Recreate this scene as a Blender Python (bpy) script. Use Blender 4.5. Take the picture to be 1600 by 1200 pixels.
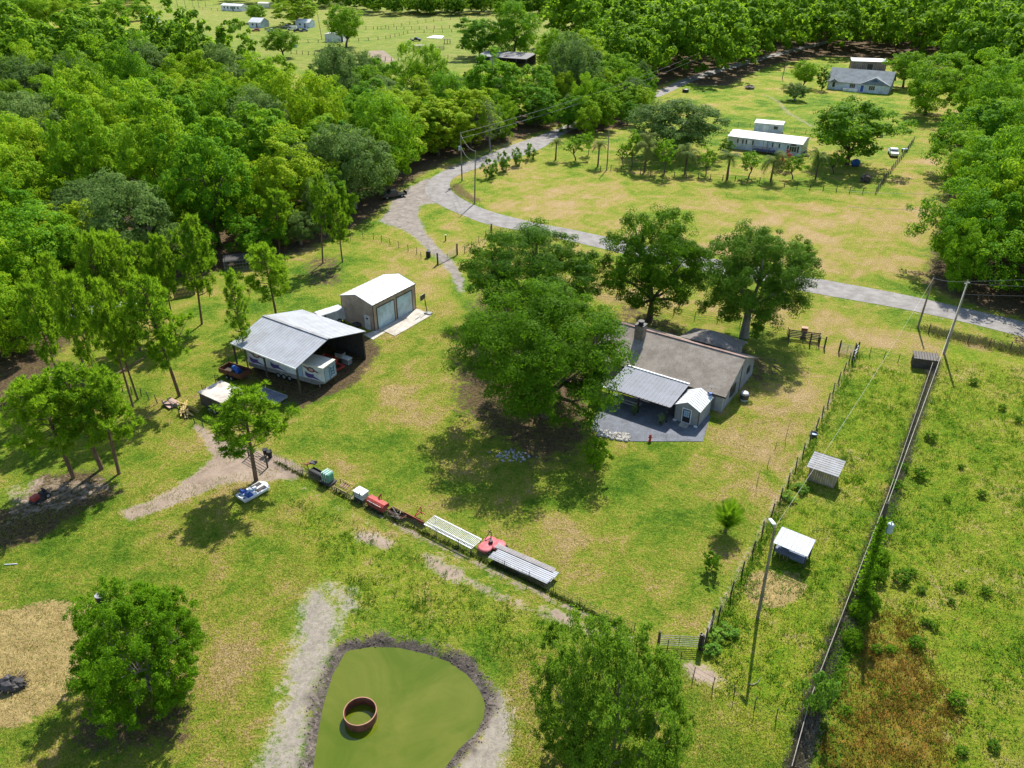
import bpy, math, random
import numpy as np
from mathutils import Vector, Matrix
R = math.radians
SC = bpy.context.scene
for o in list(bpy.data.objects): bpy.data.objects.remove(o)
COL = SC.collection

# ---------------- camera, sky, sun, exposure ----------------
CH, CF, CP = 50.0, 1215.0, R(30.5)          # drone height, focal length in photo pixels, downward pitch
cam_d = bpy.data.cameras.new('camera'); cam = bpy.data.objects.new('camera', cam_d); COL.objects.link(cam)
cam.location = (0, 0, CH); cam.rotation_euler = (R(90) - CP, 0, 0)
cam_d.sensor_width = 36; cam_d.lens = 36 * CF / 1600; cam_d.clip_end = 6000; cam_d.clip_start = 0.5
SC.camera = cam
SUN_EL, SUN_AZ = R(48), R(19)                # azimuth measured from +Y towards +X
w = bpy.data.worlds.new('World'); SC.world = w; w.use_nodes = True
nt = w.node_tree; bg = nt.nodes['Background']
sky = nt.nodes.new('ShaderNodeTexSky'); sky.sky_type = 'NISHITA'; sky.sun_disc = False
sky.sun_elevation = SUN_EL; sky.sun_rotation = SUN_AZ; sky.air_density = 1.2; sky.dust_density = 0.6
nt.links.new(sky.outputs[0], bg.inputs[0]); bg.inputs[1].default_value = 0.11
sd = bpy.data.lights.new('sun', 'SUN'); sd.energy = 4.6; sd.angle = R(0.5); sd.color = (1, 0.95, 0.87)
sun = bpy.data.objects.new('sun', sd); COL.objects.link(sun); sun.location = (60, 180, 200)
sun.rotation_euler = Vector((math.sin(SUN_AZ) * math.cos(SUN_EL), math.cos(SUN_AZ) * math.cos(SUN_EL), math.sin(SUN_EL))).to_track_quat('Z', 'Y').to_euler()
SC.view_settings.view_transform = 'Standard'; SC.view_settings.look = 'None'
SC.view_settings.exposure = 0.9; SC.view_settings.gamma = 1
SC.render.engine = 'CYCLES'
SC.cycles.max_bounces = 5; SC.cycles.diffuse_bounces = 2; SC.cycles.glossy_bounces = 2
SC.cycles.transmission_bounces = 3; SC.cycles.transparent_max_bounces = 6

# ---------------- survey: photo pixel (1600x1200) -> metres on the ground ----------------
_s, _c = math.sin(CP), math.cos(CP)
def G(x, y, z=0.0):
    u = (x - 800) / CF; v = (y - 600) / CF
    t = (CH - z) / (_s + v * _c)
    return Vector((u * t, (_c - v * _s) * t, z))
def PR(p):
    z = p[2] - CH; d = p[1] * _c - z * _s
    return (800 + CF * p[0] / d, 600 + CF * (-z * _c - p[1] * _s) / d, CF / d)
def HT(bx, by, ty):
    b = G(bx, by); lo, hi = 0, 45
    for _ in range(40):
        m = (lo + hi) / 2
        if PR((b.x, b.y, m))[1] > ty: lo = m
        else: hi = m
    return lo

# ---------------- materials ----------------
MATS = {}
def lin(c): return tuple(c) + (1,) if len(c) == 3 else tuple(c)
def mat(name, col, rough=0.7, metal=0.0, var=0.15, scale=3.0, col2=None, bump=0.0, spec=0.3, emit=None, alpha=None, stretch=None):
    if name in MATS: return MATS[name]
    m = bpy.data.materials.new(name); m.use_nodes = True; t = m.node_tree; N = t.nodes; L = t.links
    b = N['Principled BSDF']; b.inputs['Roughness'].default_value = rough; b.inputs['Metallic'].default_value = metal
    b.inputs['Specular IOR Level'].default_value = spec
    tc = N.new('ShaderNodeTexCoord'); mp = N.new('ShaderNodeMapping'); L.new(tc.outputs['Object'], mp.inputs[0])
    if stretch: mp.inputs['Scale'].default_value = stretch
    n = N.new('ShaderNodeTexNoise'); n.inputs['Scale'].default_value = scale; n.inputs['Detail'].default_value = 6; n.inputs['Roughness'].default_value = 0.65
    L.new(mp.outputs[0], n.inputs['Vector'])
    r = N.new('ShaderNodeValToRGB'); r.color_ramp.elements[0].position = 0.3; r.color_ramp.elements[1].position = 0.7
    c2 = col2 if col2 else tuple(min(1, x * (1 + var)) for x in col)
    c1 = tuple(x * (1 - var) for x in col) if not col2 else col
    r.color_ramp.elements[0].color = lin(c1); r.color_ramp.elements[1].color = lin(c2)
    nl = N.new('ShaderNodeTexNoise'); nl.inputs['Scale'].default_value = 0.55; nl.inputs['Detail'].default_value = 5; nl.inputs['Roughness'].default_value = .7; L.new(tc.outputs['Object'], nl.inputs['Vector'])
    rl = N.new('ShaderNodeValToRGB'); rl.color_ramp.elements[0].position = .38; rl.color_ramp.elements[1].position = .6; lw_ = .9 if 'roof' in name else .72; rl.color_ramp.elements[0].color = (lw_, lw_ * .98, lw_ * .95, 1); rl.color_ramp.elements[1].color = (1.04, 1.04, 1.04, 1)
    L.new(nl.outputs[0], rl.inputs[0]); ml = N.new('ShaderNodeMixRGB'); ml.blend_type = 'MULTIPLY'; ml.inputs[0].default_value = 1
    L.new(n.outputs[0], r.inputs[0]); L.new(r.outputs[0], ml.inputs[1]); L.new(rl.outputs[0], ml.inputs[2]); L.new(ml.outputs[0], b.inputs['Base Color'])
    if bump:
        bp = N.new('ShaderNodeBump'); bp.inputs['Strength'].default_value = bump; bp.inputs['Distance'].default_value = 0.05
        n2 = N.new('ShaderNodeTexNoise'); n2.inputs['Scale'].default_value = scale * 6; n2.inputs['Detail'].default_value = 3
        L.new(mp.outputs[0], n2.inputs['Vector']); L.new(n2.outputs[0], bp.inputs['Height']); L.new(bp.outputs[0], b.inputs['Normal'])
    if alpha is not None: b.inputs['Alpha'].default_value = alpha
    MATS[name] = m; return m

def leafmat(name, cols, trans=0.4, tcol=(0.3, 0.45, 0.03), rough=0.6, spec=0.04):
    """foliage: colour varies from tree to tree and from leaf cluster to leaf cluster"""
    if name in MATS: return MATS[name]
    m = bpy.data.materials.new(name); m.use_nodes = True; t = m.node_tree; N = t.nodes; L = t.links
    b = N['Principled BSDF']; b.inputs['Roughness'].default_value = rough; b.inputs['Specular IOR Level'].default_value = spec
    oi = N.new('ShaderNodeObjectInfo'); ge = N.new('ShaderNodeNewGeometry')
    no = N.new('ShaderNodeTexNoise'); no.inputs['Scale'].default_value = 0.55; no.inputs['Detail'].default_value = 3
    tc = N.new('ShaderNodeTexCoord'); L.new(tc.outputs['Object'], no.inputs['Vector'])
    a1 = N.new('ShaderNodeMath'); a1.operation = 'MULTIPLY_ADD'; L.new(ge.outputs['Random Per Island'], a1.inputs[0]); a1.inputs[1].default_value = 0.34
    a0 = N.new('ShaderNodeMath'); a0.operation = 'MULTIPLY'; L.new(oi.outputs['Random'], a0.inputs[0]); a0.inputs[1].default_value = 0.5
    L.new(a0.outputs[0], a1.inputs[2])
    a2 = N.new('ShaderNodeMath'); a2.operation = 'MULTIPLY_ADD'; L.new(no.outputs[0], a2.inputs[0]); a2.inputs[1].default_value = 0.45; L.new(a1.outputs[0], a2.inputs[2])
    r = N.new('ShaderNodeValToRGB'); e = r.color_ramp.elements
    while len(e) < len(cols): e.new(0.5)
    for i, c in enumerate(cols): e[i].position = 0.15 + 0.8 * i / (len(cols) - 1); e[i].color = lin(c)
    L.new(a2.outputs[0], r.inputs[0]); L.new(r.outputs[0], b.inputs['Base Color'])
    tr = N.new('ShaderNodeBsdfTranslucent'); mx = N.new('ShaderNodeMixRGB'); mx.blend_type = 'MULTIPLY'; mx.inputs[0].default_value = 1
    g = N.new('ShaderNodeMixRGB'); g.blend_type = 'MIX'; g.inputs[0].default_value = 0.55; L.new(r.outputs[0], g.inputs[1]); g.inputs[2].default_value = lin(tcol)
    L.new(g.outputs[0], tr.inputs[0])
    ms = N.new('ShaderNodeMixShader'); ms.inputs[0].default_value = trans
    L.new(b.outputs[0], ms.inputs[1]); L.new(tr.outputs[0], ms.inputs[2]); L.new(ms.outputs[0], N['Material Output'].inputs[0])
    MATS[name] = m; return m

# ---------------- mesh helpers ----------------
def npmesh(name, V, F, mats=None, smooth=False):
    me = bpy.data.meshes.new(name); V = np.asarray(V, dtype=np.float32); F = np.asarray(F, dtype=np.int32); k = F.shape[1]
    me.vertices.add(len(V)); me.vertices.foreach_set('co', V.ravel())
    me.loops.add(F.size); me.loops.foreach_set('vertex_index', F.ravel())
    me.polygons.add(len(F)); me.polygons.foreach_set('loop_start', np.arange(len(F), dtype=np.int32) * k)
    try: me.polygons.foreach_set('loop_total', np.full(len(F), k, dtype=np.int32))
    except Exception: pass
    me.update(calc_edges=True)
    if smooth: me.polygons.foreach_set('use_smooth', np.ones(len(F), dtype=bool))
    if mats: me.materials.append(mats)
    return me
class MB:
    def __init__(s): s.v = []; s.f = []
    def add(s, vs, fs):
        k = len(s.v); s.v += [tuple(p) for p in vs]; s.f += [tuple(i + k for i in f) for f in fs]; return s
    def box(s, c, d, rz=0, rx=0, ry=0):
        M = Matrix.Translation(c) @ Matrix.Rotation(rz, 4, 'Z') @ Matrix.Rotation(ry, 4, 'Y') @ Matrix.Rotation(rx, 4, 'X')
        vs = [M @ Vector((x * d[0] / 2, y * d[1] / 2, z * d[2] / 2)) for x in (-1, 1) for y in (-1, 1) for z in (-1, 1)]
        return s.add(vs, [(0, 1, 3, 2), (4, 6, 7, 5), (0, 4, 5, 1), (2, 3, 7, 6), (0, 2, 6, 4), (1, 5, 7, 3)])
    def bb(s, x0, x1, y0, y1, z0, z1): return s.box(((x0 + x1) / 2, (y0 + y1) / 2, (z0 + z1) / 2), (x1 - x0, y1 - y0, z1 - z0))
    def prism(s, pts, z0, z1):
        n = len(pts); vs = [(p[0], p[1], z0) for p in pts] + [(p[0], p[1], z1) for p in pts]
        return s.add(vs, [tuple(range(n))[::-1], tuple(range(n, 2 * n))] + [(i, (i + 1) % n, (i + 1) % n + n, i + n) for i in range(n)])
    def prismx(s, pts, x0, x1):                      # profile in (y,z) pushed along x
        n = len(pts); vs = [(x0, p[0], p[1]) for p in pts] + [(x1, p[0], p[1]) for p in pts]
        return s.add(vs, [tuple(range(n)), tuple(range(n, 2 * n))[::-1]] + [((i + 1) % n, i, i + n, (i + 1) % n + n) for i in range(n)])
    def slab(s, q, t):                               # quad q (4 points) with thickness t downward
        n = len(q); lo = [(p[0], p[1], p[2] - t) for p in q]
        return s.add([tuple(p) for p in q] + lo, [tuple(range(n)), tuple(range(n, 2 * n))[::-1]] + [((i + 1) % n, i, i + n, (i + 1) % n + n) for i in range(n)])
    def tube(s, p0, p1, r0, r1=None, n=6, cap=True):
        r1 = r0 if r1 is None else r1; p0 = Vector(p0); p1 = Vector(p1); d = (p1 - p0)
        if d.length < 1e-6: return s
        q = d.to_track_quat('Z', 'Y'); vs = []
        for p, r in ((p0, r0), (p1, r1)):
            for i in range(n): a = 2 * math.pi * i / n; vs.append(p + q @ Vector((r * math.cos(a), r * math.sin(a), 0)))
        fs = [(i, (i + 1) % n, (i + 1) % n + n, i + n) for i in range(n)]
        if cap: fs += [tuple(range(n))[::-1], tuple(range(n, 2 * n))]
        return s.add(vs, fs)
    def path(s, pts, r, n=5):
        rs = r if isinstance(r, (list, tuple)) else [r] * len(pts)
        for i in range(len(pts) - 1): s.tube(pts[i], pts[i + 1], rs[i], rs[i + 1], n)
        return s
    def lathe(s, prof, n=16, c=(0, 0, 0), cap=True):
        vs = []; m = len(prof)
        for r, z in prof:
            for i in range(n): a = 2 * math.pi * i / n; vs.append((c[0] + r * math.cos(a), c[1] + r * math.sin(a), c[2] + z))
        fs = [(j * n + i, j * n + (i + 1) % n, (j + 1) * n + (i + 1) % n, (j + 1) * n + i) for j in range(m - 1) for i in range(n)]
        if cap: fs += [tuple(range(n))[::-1], tuple(range((m - 1) * n, m * n))]
        return s.add(vs, fs)
    def blob(s, c, r, seed=0, n=8, m=6, j=0.2):
        rd = random.Random(seed); vs = []
        for a in range(m + 1):
            ph = math.pi * a / m
            for i in range(n):
                th = 2 * math.pi * i / n; k = 1 + rd.uniform(-j, j)
                vs.append((c[0] + r[0] * k * math.sin(ph) * math.cos(th), c[1] + r[1] * k * math.sin(ph) * math.sin(th), c[2] + r[2] * math.cos(ph) * k))
        return s.add(vs, [(a * n + i, (a + 1) * n + i, (a + 1) * n + (i + 1) % n, a * n + (i + 1) % n) for a in range(m) for i in range(n)])
def setp(o, label=None, cat=None, group=None, kind=None):
    if label: o['label'] = label
    if cat: o['category'] = cat
    if group: o['group'] = group
    if kind: o['kind'] = kind
    return o
def link(name, me, parent=None):
    o = bpy.data.objects.new(name, me); COL.objects.link(o)
    if parent: o.parent = parent
    return o
def part(name, mb, m, parent=None, bevel=0.0, label=None):
    me = bpy.data.meshes.new(name); me.from_pydata(mb.v, [], mb.f); me.update(); me.materials.append(m)
    o = link(name, me, parent)
    if bevel:
        b = o.modifiers.new('bevel', 'BEVEL'); b.width = bevel; b.segments = 1; b.limit_method = 'ANGLE'
    if label: o['label'] = label
    return o
def thing(name, label, cat, loc=(0, 0, 0), rz=0.0, group=None):
    o = bpy.data.objects.new(name, None); COL.objects.link(o); o.empty_display_size = 0.3
    o.location = loc; o.rotation_euler = (0, 0, rz); return setp(o, label, cat, group)
def solo(name, mb, m, label, cat, loc=(0, 0, 0), rz=0, group=None, bevel=0):
    o = part(name, mb, m, None, bevel); o.location = loc; o.rotation_euler = (0, 0, rz); return setp(o, label, cat, group)
def dup(root, loc, rz=0, scale=None, label=None, group=None):
    r = root.copy(); COL.objects.link(r); r.location = loc; r.rotation_euler = (0, 0, rz)
    if scale: r.scale = scale
    if label: r['label'] = label
    if group: r['group'] = group
    for ch in KIDS.get(root.name, []):
        c = ch.copy(); COL.objects.link(c); c.parent = r
    return r
KIDS = {}

# ---------------- ground masks ----------------
def sdist(P, poly):
    """signed distance (inside positive) of points P (n,2) to polygon"""
    q = np.array(poly, dtype=float); n = len(q); d = np.full(len(P), 1e9); ins = np.zeros(len(P), bool)
    for i in range(n):
        a = q[i]; b = q[(i + 1) % n]; e = b - a; wv = P - a
        t = np.clip((wv @ e) / max(1e-9, e @ e), 0, 1); dd = np.hypot(wv[:, 0] - t * e[0], wv[:, 1] - t * e[1]); d = np.minimum(d, dd)
        c = (a[1] > P[:, 1]) != (b[1] > P[:, 1])
        with np.errstate(divide='ignore', invalid='ignore'):
            xx = (b[0] - a[0]) * (P[:, 1] - a[1]) / (b[1] - a[1]) + a[0]
        ins ^= c & (P[:, 0] < xx)
    return np.where(ins, d, -d)
def gp(px): return [tuple(G(x, y).xy) for x, y in px]
def near_line(P, pts, wd):
    d = np.full(len(P), 1e9)
    for i in range(len(pts) - 1):
        a = np.array(pts[i]); b = np.array(pts[i + 1]); e = b - a; wv = P - a
        t = np.clip((wv @ e) / max(1e-9, e @ e), 0, 1); d = np.minimum(d, np.hypot(wv[:, 0] - t * e[0], wv[:, 1] - t * e[1]))
    return wd - d
POND = gp([(541, 1013), (580, 1007), (620, 1008), (665, 1018), (700, 1030), (728, 1050), (745, 1070), (756, 1092), (755, 1115), (742, 1140), (715, 1165), (690, 1200), (660, 1260), (470, 1260), (489, 1200), (496, 1150), (505, 1100), (520, 1050)])
ys = [12.0]
while ys[-1] < 2600: ys.append(ys[-1] + max(0.33, 0.0062 * ys[-1]))
xs = [0.0]
while xs[-1] < 2600: xs.append(xs[-1] + (0.42 if xs[-1] < 62 else max(0.42, 0.42 + 0.035 * (xs[-1] - 62))))
xs = np.array([-x for x in xs[:0:-1]] + xs); ys = np.array([-400.0, -100, -20, 0] + ys)
GX, GY = np.meshgrid(xs, ys); PT = np.stack([GX.ravel(), GY.ravel()], 1); NP_ = len(PT)
def local(poly, soft):
    q = np.array(poly); lo = q.min(0) - soft - 1; hi = q.max(0) + soft + 1
    return np.where((PT[:, 0] > lo[0]) & (PT[:, 0] < hi[0]) & (PT[:, 1] > lo[1]) & (PT[:, 1] < hi[1]))[0]
def lay(arr, px, soft, amp=1.0, ground=None):
    poly = ground if ground is not None else gp(px); idx = local(poly, soft * 2)
    s_ = sdist(PT[idx], poly); arr[idx] = np.maximum(arr[idx], amp * np.clip(0.5 + s_ / (2 * soft), 0, 1))
def layline(arr, px, wd, soft, amp=1.0):
    pts = gp(px); idx = local(pts, wd + soft * 2); s_ = near_line(PT[idx], pts, wd)
    arr[idx] = np.maximum(arr[idx], amp * np.clip(0.5 + s_ / (2 * soft), 0, 1))
Z = lambda: np.zeros(NP_)
dirt, straw, lush, litter, gravel, rust, mud, dry, weed, past, sandb = [Z() for _ in range(11)]
# bare dirt: track by the pine, patches along the long fence, fence foot
lay(dirt, [(183, 798), (225, 785), (270, 762), (305, 738), (330, 715), (318, 690), (300, 668), (308, 660), (345, 683), (390, 698), (440, 712), (478, 738), (462, 750), (425, 752), (350, 757), (300, 778), (250, 800), (200, 815)], 0.7)
for q in ([(545, 825), (590, 828), (625, 850), (600, 862), (560, 850)], [(650, 862), (690, 868), (728, 890), (735, 915), (700, 910), (665, 890)], [(845, 945), (880, 948), (905, 965), (890, 982), (855, 970)], [(1060, 1030), (1105, 1035), (1140, 1062), (1120, 1080), (1075, 1065)],
          [(690, 880), (840, 950), (990, 1000), (960, 1010), (830, 960), (700, 905)], [(570, 80), (600, 78), (620, 95), (590, 100)]): lay(dirt, q, 0.8, 0.85)
layline(dirt, [(440, 715), (640, 830), (880, 945), (985, 990)], 0.35, 0.5, 0.9)
layline(dirt, [(425, 735), (560, 810), (660, 850), (840, 935)], 0.35, 0.6, 0.62)
layline(dirt, [(1340, 550), (1215, 775), (1095, 1000)], 0.25, 0.45, 0.8)
lay(dirt, [(0, 760), (60, 740), (170, 740), (200, 760), (140, 790), (60, 810), (0, 830)], 1.5, 0.6)
lay(dirt, [(500, 100), (720, 118), (720, 104), (500, 88)], 2, 0.0)
# pond banks: pale sand then dark trampled mud at the water
lay(sandb, [(470, 925), (505, 912), (540, 960), (520, 1030), (495, 1110), (478, 1215), (388, 1215), (418, 1150), (438, 1090), (442, 1040), (462, 985)], 1.8)
lay(sandb, [(738, 1058), (785, 1080), (808, 1120), (800, 1180), (770, 1230), (680, 1230), (735, 1160), (760, 1110)], 1.2)
lay(sandb, [(500, 900), (560, 915), (575, 950), (540, 965), (500, 940)], 0.8, 0.65)
mud[:] = 0
idx = local(POND, 8); sp = sdist(PT[idx], POND); mud[idx] = np.clip(0.5 + (sp + 1.05 + .4 * np.sin(PT[idx, 0] * 1.3) * np.cos(PT[idx, 1] * .9)) / 2.0, 0, 1)
ZP = np.zeros(NP_); k = np.clip((sp + 1.0) / 2.0, 0, 1); ZP[idx] = -0.8 * k * k * (3 - 2 * k)
# sandy scratch circle, straw field, gravel drive
layline(dirt, [(1700, 532 + 24), (1600, 529), (1500, 504), (1400, 483), (1265, 459), (1140, 434), (1030, 411), (930, 388), (842, 367), (800, 360), (757, 351), (722, 338)], 0.25, 0.5, .8); layline(dirt, [(1600, 501), (1400, 456), (1275, 433), (1150, 409), (932, 365), (850, 349), (772, 330), (716, 305), (702, 290), (712, 274), (735, 265)], 0.15, 0.45, .75)
lay(straw, [(1160, 912), (1172, 895), (1205, 890), (1245, 897), (1262, 915), (1245, 940), (1212, 950), (1172, 943)], 0.6, 1.0)
lay(litter, [(395, 590), (470, 640), (560, 600), (600, 545), (560, 510), (470, 540), (380, 560)], 1.2, .8)
lay(straw, [(-60, 975), (20, 950), (80, 938), (140, 945), (150, 975), (132, 1040), (105, 1090), (40, 1130), (-60, 1150)], 0.8)
lay(gravel, [(590, 345), (604, 330), (612, 312), (628, 298), (668, 277), (700, 300), (682, 318), (660, 320), (654, 335), (666, 362), (688, 388), (710, 408), (726, 436), (724, 460), (713, 452), (702, 428), (672, 396), (645, 370), (625, 358), (605, 352)], 1.0)
layline(gravel, [(860, 232), (800, 222), (740, 246), (690, 268)], 1.0, 0.8, 0.6)
layline(dirt, [(1235, 180), (1215, 158), (1195, 148)], 1.2, 0.9, 0.65); layline(dirt, [(1270, 198), (1235, 178)], 1.2, 0.9, 0.65)
lay(gravel, [(1265, 225), (1275, 205), (1400, 200), (1400, 245), (1340, 262), (1270, 250)], 2.5, 0.35)
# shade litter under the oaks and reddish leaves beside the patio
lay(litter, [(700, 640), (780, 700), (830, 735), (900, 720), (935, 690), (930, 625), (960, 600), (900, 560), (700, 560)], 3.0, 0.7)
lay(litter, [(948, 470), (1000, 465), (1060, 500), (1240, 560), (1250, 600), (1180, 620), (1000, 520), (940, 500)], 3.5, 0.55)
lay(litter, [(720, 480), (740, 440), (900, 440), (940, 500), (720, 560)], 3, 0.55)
lay(litter, [(20, 790), (60, 740), (160, 730), (195, 770), (130, 800), (60, 850), (-40, 870), (-40, 800)], 1.2, 0.75)
lay(litter, [(465, 400), (540, 395), (545, 450), (470, 455)], 2.5, 0.55)
lay(litter, [(105, 1100), (315, 1095), (300, 1170), (100, 1190)], 1.0, 0.6)
WOODS = [
 [(-300, 700), (0, 592), (60, 575), (130, 520), (230, 470), (330, 425), (470, 393), (560, 352), (603, 322), (622, 296), (664, 270), (700, 250), (735, 240), (790, 224), (862, 200), (1000, 145), (1070, 120), (1070, 95), (950, 105), (870, 130), (850, 178), (690, 170), (600, 156), (560, 150), (520, 160), (480, 166), (440, 163), (390, 134), (300, 122), (150, 112), (-200, 106)],
 [(1045, 112), (1090, 134), (1140, 134), (1165, 118), (1215, 99), (1290, 88), (1400, 92), (1450, 112), (1500, 140), (1900, 140), (1900, 10), (1400, 25), (1000, 25), (900, 45), (860, 62), (880, 90), (985, 100)],
 [(1442, 442), (1520, 478), (1700, 522), (2100, 560), (2100, 120), (1600, 100), (1530, 152), (1490, 205), (1482, 300), (1455, 400)],
 [(880, 210), (915, 212), (985, 195), (1020, 160), (1000, 152), (900, 190)],
]
for q in WOODS: lay(litter, q, 3.5, 1.0)
lay(litter, [(-60, 560), (60, 545), (180, 590), (120, 620), (-60, 660)], 2, 0.7)
for e in ([(-80, 215), (0, 208), (35, 222), (90, 240), (110, 250), (40, 252), (-80, 235)],): lay(lush, e, 3)
# weeds and tone of the different fields
lay(weed, [(1350, 560), (1455, 590), (1420, 690), (1330, 940), (1240, 1190), (1150, 1190), (1060, 1010), (1100, 1000), (1220, 780), (1335, 575)], 2.0, 0.8)
lay(weed, [(1475, 535), (1700, 575), (1900, 700), (1900, 1400), (1230, 1400), (1390, 800), (1440, 640)], 1.5, 0.75)
lay(weed, [(430, 770), (560, 815), (800, 935), (960, 985), (860, 1020), (700, 1010), (640, 990), (560, 960), (450, 880)], 2.0, 0.62)
lay(rust, [(1300, 1110), (1335, 1020), (1370, 955), (1405, 945), (1440, 1010), (1475, 1060), (1500, 1120), (1500, 1230), (1270, 1230)], 2.2, 0.78)
layline(rust, [(1425, 680), (1395, 770), (1385, 850)], 0.7, 0.9, 0.62)
lay(rust, [(1020, 288), (1290, 300), (1370, 318), (1340, 345), (1200, 330), (1050, 310)], 4, 0.42)
for q in ([(760, 250), (1000, 300), (1400, 330), (1440, 420), (1280, 430), (1000, 385), (850, 345), (720, 300)], [(1400, 250), (1480, 240), (1475, 330), (1440, 430), (1380, 430), (1360, 320)], [(550, 360), (640, 370), (700, 430), (705, 500), (660, 480), (600, 430)], [(940, 440), (1100, 460), (1440, 520), (1470, 560), (1330, 540), (1150, 500), (960, 470)],
          [(1180, 600), (1310, 590), (1250, 700), (1120, 770), (1100, 720)], [(540, 560), (640, 540), (700, 600), (660, 680), (560, 640)], [(250, 1000), (440, 1000), (420, 1160), (330, 1200), (260, 1100)], [(450, 715), (640, 790), (780, 860), (960, 950), (1000, 960), (900, 830), (700, 780), (520, 700)], [(980, 880), (1100, 880), (1090, 960), (980, 960)]): lay(dry, q, 3.0, 0.66)
lay(dirt, [(1425, 225), (1480, 215), (1478, 300), (1470, 350), (1455, 400), (1430, 430), (1395, 425), (1420, 360), (1425, 300)], 6, 0.52)
lay(rust, [(1240, 300), (1420, 300), (1420, 360), (1250, 345)], 5, 0.36); lay(rust, [(730, 300), (930, 350), (1150, 395), (1140, 380), (900, 325), (760, 285)], 3, 0.33); lay(rust, [(880, 120), (1000, 190), (1130, 150), (1230, 170), (1100, 130)], 4, 0.3)
lay(rust, [(600, 740), (760, 830), (700, 800), (560, 720)], 1.5, .33); lay(rust, [(940, 440), (1100, 470), (1240, 500), (1440, 530), (1440, 515), (1100, 440)], 2, .4)
lay(past, [(230, 60), (500, 118), (700, 118), (760, 100), (1000, 60), (1000, 0), (230, 0)], 8)
lay(dry, [(250, 40), (1000, 45), (1000, 15), (250, 12)], 15, 0.6)
lay(lush, [(640, 700), (760, 790), (900, 760), (960, 700), (1100, 740), (1080, 830), (1000, 850), (900, 820), (700, 780), (560, 700)], 3, 0.62)
lay(lush, [(400, 440), (560, 400), (540, 480), (340, 500), (290, 560), (220, 600), (200, 640), (330, 560)], 2, 0.66)
lay(lush, [(380, 620), (560, 620), (700, 720), (640, 760), (450, 700)], 3, 0.55)
lay(lush, [(1060, 180), (1290, 140), (1430, 160), (1440, 250), (1400, 200), (1270, 190), (1080, 230)], 6, 0.6)
lay(lush, [(0, 700), (200, 690), (310, 740), (200, 790), (0, 900)], 3, 0.5)
lay(lush, [(0, 860), (420, 830), (430, 900), (300, 960), (0, 940)], 3, 0.55)
V = np.stack([GX.ravel(), GY.ravel(), ZP], 1)
ny, nx = GX.shape; ii = (np.arange(ny - 1)[:, None] * nx + np.arange(nx - 1)[None]).ravel()
F = np.stack([ii, ii + 1, ii + 1 + nx, ii + nx], 1)
me = npmesh('ground', V, F, smooth=True)
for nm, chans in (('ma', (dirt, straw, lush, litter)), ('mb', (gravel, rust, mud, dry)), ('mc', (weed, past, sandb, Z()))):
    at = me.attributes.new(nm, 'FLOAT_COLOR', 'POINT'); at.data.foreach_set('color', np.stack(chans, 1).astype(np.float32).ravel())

gm = bpy.data.materials.new('ground'); gm.use_nodes = True; T = gm.node_tree; N = T.nodes; L = T.links
gb = N['Principled BSDF']; gb.inputs['Roughness'].default_value = 0.95; gb.inputs['Specular IOR Level'].default_value = 0.1
geo = N.new('ShaderNodeNewGeometry')
def noise(sc, det=4, rough=0.6, dist=0.0, vec=None, out=0):
    n = N.new('ShaderNodeTexNoise'); n.inputs['Scale'].default_value = sc; n.inputs['Detail'].default_value = det
    n.inputs['Roughness'].default_value = rough; n.inputs['Distortion'].default_value = dist
    L.new(vec if vec else geo.outputs['Position'], n.inputs['Vector']); return n.outputs[out]
def math_(op, a, b=None, c=None, clamp=False):
    n = N.new('ShaderNodeMath'); n.operation = op; n.use_clamp = clamp
    for i, x in enumerate((a, b, c)):
        if x is None: continue
        if isinstance(x, (int, float)): n.inputs[i].default_value = x
        else: L.new(x, n.inputs[i])
    return n.outputs[0]
def ramp(x, stops):
    r = N.new('ShaderNodeValToRGB'); e = r.color_ramp.elements
    while len(e) < len(stops): e.new(0.5)
    for i, (p, c) in enumerate(stops): e[i].position = p; e[i].color = lin(c) if isinstance(c, tuple) else (c, c, c, 1)
    L.new(x, r.inputs[0]); return r.outputs[0]
def mix(f, a, b, mode='MIX'):
    m = N.new('ShaderNodeMixRGB'); m.blend_type = mode
    for i, x in enumerate((f, a, b)):
        if isinstance(x, (int, float)): m.inputs[i].default_value = x
        elif isinstance(x, tuple): m.inputs[i].default_value = lin(x)
        else: L.new(x, m.inputs[i])
    return m.outputs[0]
def attr(nm):
    a = N.new('ShaderNodeAttribute'); a.attribute_name = nm; s_ = N.new('ShaderNodeSeparateColor'); L.new(a.outputs['Color'], s_.inputs[0])
    return [s_.outputs[0], s_.outputs[1], s_.outputs[2], a.outputs['Alpha']]
A_, B_, C_ = attr('ma'), attr('mb'), attr('mc')
def con(x, lo=0.36, hi=0.64):
    m = N.new('ShaderNodeMapRange'); m.inputs[1].default_value = lo; m.inputs[2].default_value = hi; L.new(x, m.inputs[0]); return m.outputs[0]
n_edge = noise(0.9, 8, 0.72); n_fine = con(noise(2.6, 8, 0.78), .38, .62); n_vf = con(noise(6.5, 5, 0.85), .38, .62); n_big = con(noise(0.05, 5, 0.6), .33, .67); n_mid = con(noise(0.2, 7, 0.7, 0.6), .34, .66); n_pat = con(noise(0.75, 8, 0.75, 0.4), .36, .64)
jit = math_('ADD', math_('MULTIPLY', math_('SUBTRACT', n_edge, 0.5), 1.5), math_('MULTIPLY', math_('SUBTRACT', n_fine, 0.5), 0.35))
def msk(ch, lo=0.42, hi=0.6):
    x = math_('ADD', ch, math_('MULTIPLY', jit, 0.9)); m = N.new('ShaderNodeMapRange'); m.inputs[1].default_value = lo; m.inputs[2].default_value = hi; L.new(x, m.inputs[0])
    g_ = math_('GREATER_THAN', ch, 0.015); return math_('MULTIPLY', m.outputs[0], g_)
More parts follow.
